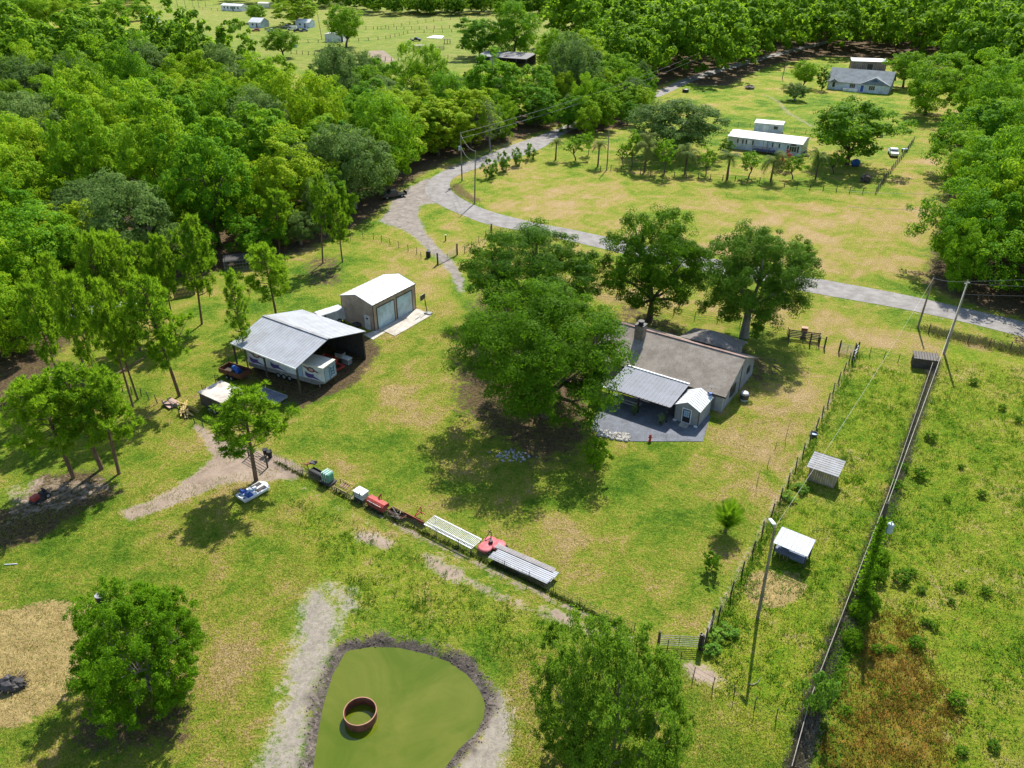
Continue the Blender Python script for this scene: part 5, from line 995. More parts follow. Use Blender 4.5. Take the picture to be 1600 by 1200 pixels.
part('platform', MB().bb(-1.4, 1.4, -.9, .9, .6, .7), mat('blue_grey_board', (0.16, 0.19, 0.28), .7), t); part('back_board', MB().bb(-1.4, 1.4, .86, .92, .7, 1.75), M_WOOD, t); part('front_board', MB().bb(-1.4, 0, -.96, -.9, .6, 1.0).bb(0.05, 1.4, -.96, -.9, .5, .9), mat('dark_blue_board', (0.10, 0.12, 0.18), .7), t); part('feed_sack', MB().box((-.7, .2, .85), (.8, .5, .3)), M_WHITE, t, bevel=.08)
mb = MB()
for i in range(4): mb.bb(-1.2 + i * .35, -1.15 + i * .35, -.9, -.8, 0, .6)
part('slat_legs', mb, M_WOOD, t)
t = thing('dark_shed', 'low dark lean-to with a ribbed roof against the top of the long right fence', 'shed', G(1462, 578), R(-17)); q = [(-3.0, -.4, 1.5), (0, -.4, 1.5), (0, 1.3, 1.75), (-3.0, 1.3, 1.75)]
rf = part('roof', MB().slab(q, .05), mat('dark_roof', (0.11, 0.095, 0.08), .7, var=.2), t); mb = MB(); ribs(mb, q, 9, .03); part('roof_ribs', mb, M_DARK, rf); part('wall', MB().bb(-2.9, -.1, -.2, -.1, 0, 1.45).bb(-2.9, -2.8, -.1, 1.2, 0, 1.6).bb(-.2, -.1, -.1, 1.2, 0, 1.6), M_DWOOD, t)

# ---------------- fences ----------------
def fence(name, label, px, n, ph, pm, wm_=None, wires=4, pr_=.05, rail=None, sq=False, rail_m=None, rail_r=.05, cat='fence', jit_=.0, wr=.012, mesh_n=0, seed=1, group=None):
    P_ = [G(*p) for p in px]; seg = [(P_[i + 1] - P_[i]).length for i in range(len(P_) - 1)]; tot = sum(seg); rr = random.Random(seed)
    def along(s_):
        for i, l_ in enumerate(seg):
            if s_ <= l_ or i == len(seg) - 1: return P_[i].lerp(P_[i + 1], min(1, s_ / l_))
            s_ -= l_
    o0 = P_[0].copy(); t = thing(name, label, cat, o0, 0, group); pts = []
    pme = bpy.data.meshes.new('post'); mb = MB().tube((0, 0, -.1), (0, 0, ph), pr_, pr_ * .85, 6); pme.from_pydata(mb.v, [], mb.f); pme.materials.append(pm)
    for i in range(n):
        p = along(tot * i / (n - 1)) - o0; pts.append(p); c = link('post', pme, t); c.location = p; c.rotation_euler = (rr.uniform(-jit_, jit_), rr.uniform(-jit_, jit_), 0); c.scale = (1, 1, rr.uniform(1 - jit_, 1 + jit_))
    if wires:
        mb = MB()
        for k in range(wires):
            z = ph * (.12 + .8 * k / max(1, wires - 1))
            for a, b in zip(pts[:-1], pts[1:]): mb.tube(a + Vector((0, 0, z)), b + Vector((0, 0, z)), wr, wr, 3, False)
        if mesh_n:
            for a, b in zip(pts[:-1], pts[1:]):
                for j in range(mesh_n): q = a.lerp(b, (j + .5) / mesh_n); mb.tube(q + Vector((0, 0, ph * .1)), q + Vector((0, 0, ph * .92)), wr * .8, wr * .8, 3, False)
        part('wire', mb, wm_ or M_WIRE, t)
    if rail is not None:
        mb = MB()
        for z in rail:
            for a, b in zip(pts[:-1], pts[1:]): mb.tube(a + Vector((0, 0, z)), b + Vector((0, 0, z)), rail_r, rail_r, 5)
        part('rail', mb, rail_m or M_RAIL, t)
    return t
fence('wire_fence', 'long wire fence with dark steel posts running in front of the line of implements', [(424, 716), (451, 731), (586, 800), (744, 870), (880, 937), (990, 990)], 18, 1.25, M_DARK, M_DARK, 5, .035, jit_=.05, wr=.014, mesh_n=6)
fence('lower_fence', 'short run of dark posts below the metal gate at the bottom right', [(1042, 1017), (1051, 1018), (1074, 1053), (1108, 1073), (1143, 1087), (1172, 1104), (1212, 1123), (1245, 1145)], 8, 1.25, M_DARK, M_DARK, 3, .04, jit_=.05, wr=.01)
fence('yard_fence', 'post and wire fence along the right side of the yard, left of the narrow paddock', [(1334, 552), (1307, 603), (1270, 680), (1215, 788), (1166, 882), (1131, 950), (1102, 1002)], 20, 1.5, M_DWOOD, M_WOOD, 3, .08, jit_=.06, wr=.01)
fence('paddock_fence', 'long straight fence with a pale top rail dividing the narrow paddock from the right-hand field', [(1459, 563), (1385, 783), (1340, 900), (1302, 1000), (1262, 1105), (1232, 1215)], 24, 1.3, M_DWOOD, M_DWOOD, 5, .07, rail=(1.3,), rail_m=M_RAIL, rail_r=.03, jit_=.03, wr=.02, mesh_n=8)
fence('roadside_fence', 'wire fence along the roadside verge at the right edge', [(1450, 520), (1480, 530), (1530, 540), (1582, 548), (1640, 562), (1720, 580)], 9, 1.4, M_DWOOD, M_WOOD, 5, .07, jit_=.05, wr=.018, mesh_n=8)
fence('verge_fence', 'sparse post fence between the white-topped gate and the dark lean-to', [(1338, 556), (1358, 551 + 5), (1383, 562), (1407, 568), (1424, 574)], 5, 1.3, M_DWOOD, M_WIRE, 3, .05, jit_=.06)
fence('front_fence', 'wire fence behind the farmhouse, running under the oaks beside the road', [(870, 470), (945, 462), (1033, 485), (1063, 497), (1127, 504), (1160, 512), (1230, 524)], 12, 1.3, M_DWOOD, M_WIRE, 4, .05, jit_=.05, wr=.02)
fence('drive_fence', 'fence curving from the wood to the driveway gate', [(548, 376), (578, 372), (594, 378), (612, 384), (630, 390), (645, 394), (651, 397), (658, 404)], 9, 1.3, M_DWOOD, M_WIRE, 4, .05, jit_=.05, wr=.015)
fence('junction_fence', 'short fence from the driveway gate up to the road', [(726, 396), (743, 383), (757, 373), (768, 362), (781, 366), (800, 372)], 7, 1.3, M_DWOOD, M_WIRE, 4, .05, jit_=.04, wr=.015)
fence('left_fence', 'weathered fence between the pine stand and the left lawn', [(178, 608), (200, 614), (222, 620), (250, 632), (300, 660), (318, 668)], 12, 1.2, M_DWOOD, M_DWOOD, 3, .06, jit_=.1)
fence('home_fence', 'post fence in front of the mobile home and its row of small trees', [(938, 268), (970, 265), (1020, 276), (1100, 280), (1170, 284), (1255, 296), (1280, 298), (1304, 300), (1330, 302), (1368, 303)], 24, 1.3, M_DWOOD, M_DWOOD, 3, .09, jit_=.05, wr=.02)
fence('home_side_fence', 'closely spaced post fence right of the pickup, corner to corner', [(1368, 303), (1384, 278), (1400, 258), (1414, 240), (1427, 222)], 20, 1.5, M_DWOOD, M_WIRE, 4, .11, jit_=.07, wr=.02)
fence('home_back_fence', 'fence behind the mobile home and its shed', [(1135, 196), (1190, 199), (1225, 205), (1245, 207), (1275, 213)], 9, 1.2, M_DWOOD, M_WIRE, 3, .06, jit_=.04, wr=.02)
for i, (px, n, lab) in enumerate([([(455, 84), (500, 87), (560, 92), (620, 96), (700, 92)], 26, 'nearest cross fence of the far pasture, left of the pen'), ([(400, 70), (440, 68), (530, 66), (600, 62), (640, 52), (790, 48)], 30, 'middle cross fence of the far pasture beside the white shed'), ([(560, 46), (640, 46), (720, 44), (800, 40)], 22, 'upper cross fence of the far pasture'), ([(240, 12), (330, 16), (350, 18)], 10, 'fence by the long white home at the top left'), ([(840, 26), (900, 25), (980, 25)], 14, 'fence beyond the caravan near the top edge'), ([(590, 46), (630, 40), (690, 32), (760, 26)], 14, 'dark diagonal fence line in the far pasture')]):
    fence('pasture_fence', lab, px, n, 1.6, M_DWOOD, M_WIRE, 2, .14, jit_=.08, wr=.03, seed=i)
# gates
def gate(label, p0, p1, h, z0, m_, nbar, posts=True, pm=None, name='metal_gate', r=.03, ext=None):
    a, b = G(*p0), G(*p1); L_ = (b - a).length; t = thing(name, label, 'gate', a, math.atan2(b.y - a.y, b.x - a.x)); mb = MB()
    for i in range(nbar): z = z0 + (h - z0) * i / (nbar - 1); mb.tube((.1, 0, z), (L_ - .1, 0, z), r)
    for x in (.1, L_ / 2, L_ - .1): mb.tube((x, 0, z0), (x, 0, h), r)
    part('bars', mb, m_, t)
    if posts:
        for x in (0, L_): part('gate_post', MB().tube((x, 0, -.1), (x, 0, h + .4), .1, .1, 8), pm or M_DWOOD, t)
    return t
gate('wide pale metal bar gate at the lower end of the yard fence', (1028, 1010), (1092, 1013), 1.3, .2, M_RAIL, 6)
gate('weathered board gate standing open beside the big corner post', (1096, 1016), (1112, 975), 1.3, .3, M_RAIL, 3)
gate('pale tube gate across the gravel driveway', (684.5, 414), (714, 398), 1.2, .2, M_GREY, 5, True, M_DWOOD)
gate('dark framed mesh gate right of the big dark bench-like pen', (1265, 538), (1288, 544), 1.35, .1, M_BLACK, 2)
t = gate('mesh panel with a pale top bar at the corner of the yard fence', (1310.5, 550), (1335, 557), 1.4, .15, M_GREY, 7); 
t = gate('white top rail gate at the top corner of the yard fence', (1331, 566), (1339, 552), 1.35, .5, M_WHITE, 3, True, M_BLACK)
# dark slatted pen with brown box
a = G(1231, 535); t = thing('slatted_pen', 'dark slatted wooden pen behind the tree shadow near the road', 'pen', a, R(-17)); mb = MB()
for z in (.25, .5, .75, 1.0, 1.25): mb.bb(0, 4.1, 1.4, 1.46, z - .07, z + .07).bb(0, .06, -.6, 1.4, z - .07, z + .07).bb(4.04, 4.1, .2, 1.4, z - .07, z + .07)
part('slats', mb, M_DWOOD, t)
for x, y in ((0, -.6), (0, 1.4), (2, 1.4), (4.1, 1.4), (4.1, .2)): part('post', MB().bb(x - .07, x + .07, y - .07, y + .07, 0, 1.4), M_DWOOD, t)
t = thing('brown_box', 'reddish brown feed box in the dark slatted pen', 'feed box', G(1255, 525), R(-17)); part('box', MB().bb(-.4, .4, -.3, .3, .5, 1.3), M_TERRA, t); part('lid', MB().bb(-.45, .45, -.35, .35, 1.3, 1.36), mat('tan_lid', (0.4, 0.25, 0.15), .7), t); part('drum', MB().lathe([(.28, 0), (.28, .6)], 10, (0, -.5, 0)), M_BLACK, t)
t = thing('mailbox_bin', 'dark upright cabinet with a pale top beside the driveway gate', 'cabinet', G(669.5, 402), R(-10)); part('cabinet', MB().bb(-.35, .35, -.3, .3, 0, 1.1), M_BLACK, t, bevel=.03); part('cap', MB().lathe([(.2, 1.1), (.12, 1.4), (.05, 1.7)], 8), M_WHITE, t)
t = thing('marker_post', 'short dark post with a white top in the grass triangle by the junction', 'post', G(696.5, 376)); part('post', MB().bb(-.1, .1, -.1, .1, 0, 1.0), M_DARK, t); part('top', MB().bb(-.12, .12, -.12, .12, 1.0, 1.15), M_WHITE, t)
for i, (px, py, lab) in enumerate([(684, 413, 'tall dark post at the left side of the driveway gate'), (714.5, 398, 'tall dark post at the right side of the driveway gate'), (768, 366, 'dark corner post of the junction fence beside the road')]):
    t = thing('gate_pillar', lab, 'post', G(px, py)); part('post', MB().bb(-.13, .13, -.13, .13, 0, 1.95), M_DWOOD, t); part('cap', MB().bb(-.16, .16, -.16, .16, 1.95, 2.03), M_DARK, t)
t = thing('corner_post', 'thick black corner post between the pale metal gate and the open board gate', 'post', G(1093, 1014)); part('post', MB().tube((0, 0, -.1), (0, 0, 1.7), .16, .15, 8), M_BLACK, t); part('hinge', MB().bb(-.2, .2, -.03, .03, .5, .56).bb(-.2, .2, -.03, .03, 1.2, 1.26), M_GREY, t)
mb = MB().path([(0, 0, .04), (.35, -.1, .1), (.8, .1, .08), (1.1, .5, .1)], [.04, .04, .03, .02], 5); solo('dead_branch', mb, M_RAIL, 'bare pale branch on the grass at the foot of the tall lamp pole', 'branch', G(1168, 1069))

# ---------------- poles and lines ----------------
def pole(label, base, h, top=None, m_=None, arm=False, tr=None, r=.14, name='utility_pole', cat='utility pole'):
    b = G(*base); t = thing(name, label, cat, b); tp = Vector((0, 0, h)) if top is None else Vector(top)
    part('shaft', MB().path([(0, 0, -.3), tuple(tp * .5), tuple(tp)], [r * 1.15, r, r * .8], 8), m_ or M_WOOD, t)
    part('insulator', MB().lathe([(.04, 0), (.06, .1), (.03, .22)], 8, tuple(tp + Vector((0, 0, .0)))), M_GREY, t)
    if arm: part('crossarm', MB().box(tuple(tp - Vector((0, 0, .25))), (.9, .1, .1), R(20)), M_GREY, t)
    if tr: part('transformer', MB().lathe([(.24, 0), (.27, .05), (.27, .8), (.2, .9)], 12, (tr[0], tr[1], tr[2])).lathe([(.05, .9), (.05, 1.1)], 6, (tr[0], tr[1], tr[2])), mat('transformer_grey', (0.32, 0.40, 0.48), .45, var=.1), t, label='pale grey transformer can')
    return t, b + tp
_, TA = pole('tall dark lamp pole in the narrow paddock with a white lamp head', (1184, 965), 9.9, (-.25, 0, 9.9), M_WOOD, name='lamp_pole', cat='lamp pole', r=.13)
part('lamp_head', MB().box((-.35, .5, 10.0), (.3, .75, .16), R(15)), M_WHITE, _, bevel=.05); part('lamp_arm', MB().tube((-.25, 0, 9.8), (-.33, .35, 9.98), .035), M_GREY, _)
_, TB = pole('shorter leaning utility pole beside the road, left of the tall one', (1434, 512), 7.7, (.15, .0, 7.7), M_WOOD, r=.13)
_, TC = pole('tallest utility pole, at the top of the long right fence', (1475, 553), 10.6, (0.05, 0, 10.6), mat('pale_pole', (0.33, 0.29, 0.25), .9, var=.2, scale=3, stretch=(1, 1, .2)), arm=True, r=.15)
_, TD = pole('dark vine-covered utility pole halfway along the long right fence, with a transformer', (1347, 935), 10.4, (-.3, .1, 10.4), M_DWOOD, tr=(.35, -.15, 7.6), r=.15)
_, TE = pole('utility pole with a transformer at the road bend, left one of the pair', (722, 283), 10.7, (0, 0, 10.7), tr=(-.35, 0, 6.9))
_, TF = pole('right one of the pair of utility poles at the road bend', (741.5, 318), 10.8, (.45, 0, 10.8), r=.13)
_, TG = pole('utility pole standing among the palms on the far lawn', (948, 266), 8.9, (0, 0, 8.9), r=.13)
_, TH = pole('thin utility pole on the lawn left of the round tree and the white-walled house', (1222, 123), 9, (.9, .2, 9.2), r=.14)
_, TI = pole('thin pole beside the small white shed in the far pasture', (503, 62), 12, (-.8, 0, 12), r=.14)
for i, px in enumerate([(278, 12), (290, 12), (302, 12), (311, 12), (322, 12)]): pole('bare pole in the row of poles at the top left of the pasture', px, 8, r=.12)
for o_ in [x for x in bpy.data.objects if x.get('label', '').startswith('bare pole')]: o_['group'] = 'row of far poles'
def wire(label, a, b, sag, r=.02, m_=None, n=14):
    a = Vector(a); b = Vector(b); pts = [tuple(a.lerp(b, i / n) - Vector((0, 0, sag * 4 * (i / n) * (1 - i / n)))) for i in range(n + 1)]; solo('power_line', MB().path([tuple(Vector(p) - a) for p in pts], r, 4), m_ or M_WIRE, label, 'power line', a)
wire('pale thin wire from the tall lamp pole over the paddock to the shorter leaning pole', TA, TB, .9, .012, M_PWIRE)
wire('line between the two utility poles beside the road at the right', TB, TC, .25, .02, M_WIRE)
wire('upper double line running along the long right fence to the tallest pole', TD, TC, .7, .013, M_PWIRE); wire('lower double line running along the long right fence to the tallest pole', TD - Vector((0, 0, .35)), TC - Vector((0, 0, .6)), .8, .013, M_PWIRE)
wire('top line leaving the tallest pole towards the right edge', TC, TC + Vector((38, 9, -.2)), .8, .025, M_WIRE); wire('second line leaving the tallest pole towards the right edge', TC - Vector((0, 0, .3)), TC + Vector((38, 2, -.6)), .8, .025, M_WIRE); wire('low line leaving the tallest pole towards the right edge', TC - Vector((0, 0, 1.8)), TC + Vector((38, 3, -1.5)), .9, .022, M_WIRE)
TK = Vector((*G(1760, 420).xy, 11))
wire('long line crossing in front of the right-edge wood, upper one', Vector((*G(1300, 392).xy, 10.8)), TK + Vector((0, 4, 2.2)), 1.0, .025, M_PWIRE); wire('long line crossing in front of the right-edge wood, lower one', Vector((*G(1300, 412).xy, 10.0)), TK + Vector((0, 0, .6)), 1.0, .025, M_PWIRE)
wire('upper line along the road from the bend pole to the distance', TE, Vector((*G(1100, 124).xy, 10.5)), 1.6, .035, M_WIRE, 20); wire('lower line along the road from the bend pole to the distance', TE - Vector((0, 0, 1.2)), Vector((*G(1100, 126).xy, 9.2)), 1.6, .035, M_WIRE, 20)
wire('slack cable between the pair of poles at the road bend', TE - Vector((0, 0, .3)), TF, .8, .025, M_PWIRE); wire('lower slack cable between the pair of poles at the road bend', TE - Vector((0, 0, 3.0)), TF - Vector((0, 0, 1.5)), 1.2, .025, M_PWIRE)
# vines on the dark pole and weeds along the long fence
rs_ = np.random.RandomState(44); bD = G(1347, 935); n_ = 2600; hz = rs_.uniform(0, 1, n_) ** 1.5; C = np.stack([bD.x - .3 * hz + rs_.normal(size=n_) * (.32 - .14 * hz), bD.y + rs_.normal(size=n_) * (.32 - .14 * hz), hz * 9.0], 1)
V, F = cards(C, unit(rs_.normal(size=(n_, 3))), .22, .16, rs_); setp(link('climbing_vine', npmesh('climbing_vine', V, F, L_BUSH)), 'green vine climbing the dark utility pole halfway along the long right fence', 'vine')

# ---------------- mobile home, far houses ----------------
o, wall, roof = gable('mobile_home', 'long white mobile home with a bright white roof and dark shutters', 'mobile home', G(1250, 245), R(-30), 18.6, 8.2, 3.1, 3.9, M_SIDE, M_WROOF, .25)
for x0, x1 in ((-15.8, -15.0), (-13.6, -12.4), (-6.9, -5.7)):
    onface(o, 'window', M_WHITE, 'x', x0, x1, 1.6, 2.5, 0, .05, frame=M_WHITE, fw=.05); onface(o, 'shutter', M_TRIM, 'x', x0 - .4, x0 - .08, 1.5, 2.6, 0, .05); onface(o, 'shutter', M_TRIM, 'x', x1 + .08, x1 + .4, 1.5, 2.6, 0, .05)
onface(o, 'door', M_WHITE, 'x', -9.4, -8.5, .9, 2.9, 0, .06, frame=M_TRIM, fw=.08)
onface(o, 'picture_window', M_GLASS, 'x', -2.9, -1.2, 1.0, 2.3, 0, .05, frame=M_WHITE, fw=.12, mull=2); onface(o, 'shutter', M_TRIM, 'x', -3.5, -3.1, .9, 2.4, 0, .06); onface(o, 'shutter', M_TRIM, 'x', -1.0, -.6, .9, 2.4, 0, .06)
part('arch', MB().prismy([(-3.0, 2.45), (-1.1, 2.45), (-1.5, 2.8), (-2.05, 2.92), (-2.6, 2.8)], -.07, .05), M_TRIM, o)
part('deck', MB().bb(-11.5, -6.2, -2.0, 0, .7, .85), mat('deck_blue', (0.06, 0.08, 0.16), .7), o); mb = MB()
for x in (-11.5, -10.2, -7.4, -6.2): mb.bb(x - .05, x + .05, -2.05, -1.95, 0, 1.7)
part('deck_rail', mb.bb(-11.5, -6.2, -2.04, -1.96, 1.6, 1.7).bb(-11.5, -6.2, -2.04, -1.96, 1.2, 1.26), M_BLACK, o)
mb = MB()
for i in range(5): mb.bb(.3 + i * .3, .6 + i * .3, 1.0, 2.4, 0, .9 - .17 * i)
part('side_steps', mb, M_DWOOD, o); part('side_rail', MB().tube((.2, .95, 1.9), (2.1, .95, 1.0), .05).tube((.2, 2.45, 1.9), (2.1, 2.45, 1.0), .05), M_BLACK, o)
o, wall, roof = gable('utility_shed', 'low pale blue shed with a white roof directly behind the mobile home', 'shed', G(1221, 209), R(-24), 7.6, 3.4, 2.4, 2.75, M_SIDE, M_WROOF, .15, ridge=3.3)
onface(o, 'door', M_WHITE, 'x', -5.2, -3.6, .1, 2.0, 0, .05, frame=M_GREY, fw=.05); onface(o, 'window', M_GLASS, 'x', -2.2, -1.3, 1.1, 1.8, 0, .05, frame=M_TRIM, fw=.06)
t = thing('burn_barrel', 'round dark burnt brush heap inside the corner fence below the pickup', 'brush heap', G(1352, 284)); part('heap', MB().blob((0, 0, .7), (1.2, 1.1, .9), 4, 12, 8, .25), M_DWOOD, t); mb = MB(); rr = random.Random(3)
for i in range(40): a = rr.uniform(0, 6.28); mb.tube((math.cos(a) * .8, math.sin(a) * .8, rr.uniform(.2, 1.2)), (math.cos(a) * 1.5, math.sin(a) * 1.5, rr.uniform(.3, 1.7)), .03)
part('twigs', mb, M_WOOD, t)
t = thing('blue_barrel', 'blue rounded tank under the big bright tree beside the mobile home', 'tank', G(1336, 260)); part('tank', MB().blob((0, 0, .9), (1.1, .8, .9), 1, 14, 10, .02), M_TARP, t); part('stand', MB().bb(-.7, .7, -.5, .5, 0, .3), M_DARK, t)
t = thing('garden_furniture', 'small cluttered table beside the fence right of the pickup', 'table', G(1413, 237)); part('top', MB().bb(-.7, .7, -.4, .4, .7, .76), M_LBLUE, t)
for x in (-.6, .6): part('leg', MB().bb(x - .04, x + .04, -.35, .35, 0, .7), M_DARK, t)
# white-walled house
o, wall, roof = gable('white_house', 'white-walled house with a broad slate grey roof near the far right corner', 'house', G(1387, 147), R(-30), 20.3, 12.5, 2.9, 6.4, M_SIDE, M_DROOF, .5, t=.15)
part('front_gable', MB().add([(-9.5, -1.3, 2.7), (.4, -1.3, 2.7), (-4.8, 3.5, 4.9), (-4.8, -.2, 4.9), (-9.5, 0, 2.75), (.4, 0, 2.75)], [(0, 1, 3), (0, 3, 2, 4), (1, 5, 2, 3)]), M_DROOF, roof); part('gable_vent', MB().add([(-6.1, -.95, 3.72), (-3.5, -.95, 3.72), (-4.8, -.62, 4.5)], [(0, 1, 2)]), mat('dark_vent', (0.06, 0.09, 0.15), .5), roof)
part('front_wall', MB().bb(-9.2, .0, -1.0, .02, -.05, 2.72), M_SIDE, o)
for x0, x1, off in ((-12.8, -11.0, 0), (-6.3, -4.4, -1.0)): onface(o, 'window', M_GLASS, 'x', x0, x1, 1.0, 2.3, off, .06, frame=M_WHITE, fw=.14, mull=2)
onface(o, 'arched_window', M_GLASS, 'x', -18.6, -17.7, .8, 2.4, 0, .06, frame=M_WHITE, fw=.14); onface(o, 'front_door', M_BLUE, 'x', -9.0, -8.0, .1, 2.3, -1.0, .06, frame=M_WHITE, fw=.14)
part('porch_gable', MB().add([(-19.4, -.4, 2.75), (-16.9, -.4, 2.75), (-18.15, -.4, 3.6), (-18.15, 2.6, 3.6)], [(0, 1, 2), (0, 2, 3), (1, 3, 2)]), M_DROOF, roof)
part('porch_rail', MB().bb(-14.5, -9.6, -2.2, -2.1, .2, 1.0).bb(-14.5, -14.4, -2.1, 0, .2, 1.0), M_WHITE, o); part('porch_deck', MB().bb(-14.5, -8.0, -2.2, -.02, 0, .22), M_CONC, o)
onface(o, 'side_door', M_WHITE, 'y', 4, 5, .1, 2.2, 0, .06, frame=M_GREY, fw=.08)
o, wall, roof = gable('steel_shed', 'long rusty-walled shed with a white roof edge behind the white-walled house', 'shed', G(1383, 112), R(-14), 13, 6, 3.6, 4.1, mat('rust_streak', (0.22, 0.16, 0.16), .7, col2=(0.40, 0.34, 0.33), scale=2, stretch=(4, 1, .3)), M_WROOF, .2, ridge=5.6)
mb = MB()
for i in range(20): mb.bb(-12.8 + i * .65, -12.7 + i * .65, -.03, 0, 0, 3.5)
part('wall_ribs', mb, M_DARK, wall); onface(o, 'door', M_DARK, 'x', -7, -5, 0, 2.6, 0, .05, frame=M_GREY, fw=.1)
# far buildings
def hut(name, label, px, rz, L_, W_, wh, rh, wm_, rm, nwin=3, door=True, cat='house', along='x'):
    o, wall, roof = gable(name, label, cat, G(*px), R(rz), L_, W_, wh, rh, wm_, rm, .25, along)
    for i in range(nwin): x = -L_ * (i + 1) / (nwin + 1) ; onface(o, 'window', M_GLASS, 'x', x - .6, x + .6, wh * .42, wh * .78, 0, .06, frame=M_WHITE, fw=.08)
    if door: x = -L_ * .5 + L_ / (nwin + 1) / 2; onface(o, 'door', M_DARK, 'x', x - .5, x + .5, .1, wh * .78, 0, .07, frame=M_WHITE, fw=.08)
    return o
hut('long_home', 'long white home with a white roof near the top edge, left of the pasture houses', (378, 18), -25, 18, 6, 3.4, 4.4, M_WHITE, M_WROOF, 5)
hut('blue_roof_house', 'small house with a bright blue-white roof among the parked cars in the far pasture', (408, 44), -20, 8, 8, 3, 5, M_SIDE, M_WROOF, 2)
hut('blue_white_house', 'pale low house right of the parked cars, half under the dense tall tree', (484, 44), -18, 9, 6, 3, 4.4, M_SIDE, M_WROOF, 2)
hut('tan_shed', 'tan open shed just right of the long white home at the top edge', (421, 12), -15, 9, 5, 2.8, 3.4, M_CREAM, M_CREAM, 0, False, 'shed')
hut('white_shed', 'small white steel shed standing alone in the far pasture', (535, 66), -10, 9, 6, 3.6, 4.3, M_WHITE, M_WROOF, 0, True, 'shed', 'y')
hut('wood_house', 'small white-walled house half hidden in the middle of the left wood', (531, 168), -15, 5.5, 5, 2.8, 3.6, M_SIDE, M_WROOF, 2)
hut('wood_shed', 'white flat roof beside the small house in the middle of the left wood', (513, 176), -20, 7, 4, 2.4, 2.8, M_WHITE, M_WROOF, 1, True, 'shed')
hut('top_left_hut', 'pale roofed hut at the edge of the top left trees', (139, 44), -15, 8, 6, 3, 3.9, M_CREAM, M_WROOF, 1, True, 'shed')
hut('roof_hut', 'small pale roofed hut beside the top left pasture', (243, 36), -15, 6, 5, 2.8, 3.6, M_WHITE, M_WROOF, 1, True, 'shed')
hut('distant_house', 'distant pale house on the edge of the horizon woods above the caravan', (925, 19), -20, 8, 8, 4, 6, M_WHITE, M_GROOF, 2)
hut('caravan', 'cream caravan with white roof between the far trees, right of the dark open barn', (922, 102), -12, 8, 3, 2.8, 3.1, M_CREAM, M_WROOF, 2, True, 'caravan')
hut('tree_hidden_shed', 'pale blue roof glimpsed behind the airy yellow-green tree', (880, 92), -10, 7, 5, 2.8, 3.6, M_SIDE, M_GROOF, 1, True, 'shed')
hut('left_edge_roof', 'pale roof at the extreme left edge in the clearing of the wood', (2, 240), -30, 4, 4, 2.4, 3.2, M_SIDE, M_WROOF, 1, True, 'shed')
hut('pine_shed', 'low dark shed with a pale roof edge under the pine stand', (190, 505), 22, 8, 3, 2.2, 2.5, M_DWOOD, M_GREY, 0, False, 'shed')
hut('pine_hut', 'smaller pale-roofed hut right of the low shed under the pines', (228, 488), 20, 3, 2, 1.6, 1.9, M_DWOOD, M_WROOF, 0, False, 'shed')
# dark open barn with two roofs
t = thing('far_barn', 'dark open-fronted barn with two grey flat roofs, beyond the middle band of trees', 'barn', G(808, 104), R(-24))
part('right_roof', MB().slab([(-9, -2, 3.4), (5, -2, 3.4), (5, 9, 4.3), (-9, 9, 4.3)], .2), mat('weathered_roof', (0.15, 0.145, 0.15), .7, var=.15, scale=.8), t); part('left_roof', MB().slab([(-19, 1, 3.0), (-9.2, 1, 3.0), (-9.2, 9, 3.9), (-19, 9, 3.9)], .2), mat('old_grey_roof', (0.24, 0.24, 0.25), .8), t)
part('back_wall', MB().bb(-18.8, 4.8, 8.4, 8.6, 0, 3.9), M_DARK, t); part('cream_wall', MB().bb(-13, -9.4, 1.5, 1.7, 0, 2.8), M_CREAM, t)
for x in (-18.8, -13.2, -8.8, -4.2, .3, 4.8): part('post', MB().bb(x - .15, x + .15, (-1.9 if x > -9 else 1.1), (-1.6 if x > -9 else 1.4), 0, 3.15 if x > -9 else 2.78), M_DWOOD, t)
for i, (px, col, k, lab, rz) in enumerate([((424, 50), SV, 'pickup', 'silver pickup in front of the blue-white roofed house', 10), ((400, 49), RD, 'sedan', 'reddish car left of the silver pickup', 20), ((456, 47), WH, 'van', 'white van between the two far pasture houses', 0), ((465, 50), BK, 'pickup', 'dark pickup in front of the white van', 10), ((475, 49), BL, 'sedan', 'blue car at the right end of the parked cars', 5), ((448, 43), SV, 'sedan', 'silver car behind the dark pickup', 15), ((396, 41), BK, 'sedan', 'black car behind the reddish car', 30), ((905, 110), WH, 'sedan', 'white car in front of the cream caravan', -10), ((651, 64), BK, 'pickup', 'dark vehicle parked above the timber pen in the far pasture', 170), ((780, 108), BK, 'sedan', 'dark car under the far open barn', -20), ((795, 110), SV, 'sedan', 'silver car at the near edge of the far open barn', -25), ((914, 19), BK, 'pickup', 'dark truck near the distant pale house', 0), ((860, 16), BK, 'van', 'dark van at the foot of the horizon woods', 0)]):
    car('parked_car' if k == 'sedan' else ('pickup_truck' if k == 'pickup' else 'van'), lab, {'sedan': 'car', 'pickup': 'pickup', 'van': 'van'}[k], G(*px), R(rz), col, k)
for px, lab in (((1071, 144), 'black covered round container on the grass where the road enters the trees'), ((1170, 139), 'dark bush-like stone heap on the field left of the white-walled house')):
    t = thing('dark_container' if 'black' in lab else 'stone_heap', lab, 'container' if 'black' in lab else 'heap', G(*px))
    if 'black' in lab: part('tub', MB().lathe([(1.1, 0), (1.15, .8), (1.0, 1.0), (.3, 1.15)], 14), M_BLACK, t); part('legs', MB().bb(-1, 1, -.1, .1, 0, .2), M_DARK, t)
    else: part('stones', MB().blob((0, 0, .5), (1.7, 1.3, .8), 5, 10, 7, .3), M_STONE, t); part('brush', MB().blob((.9, .3, .4), (1, .8, .7), 6, 10, 7, .3), M_DWOOD, t)
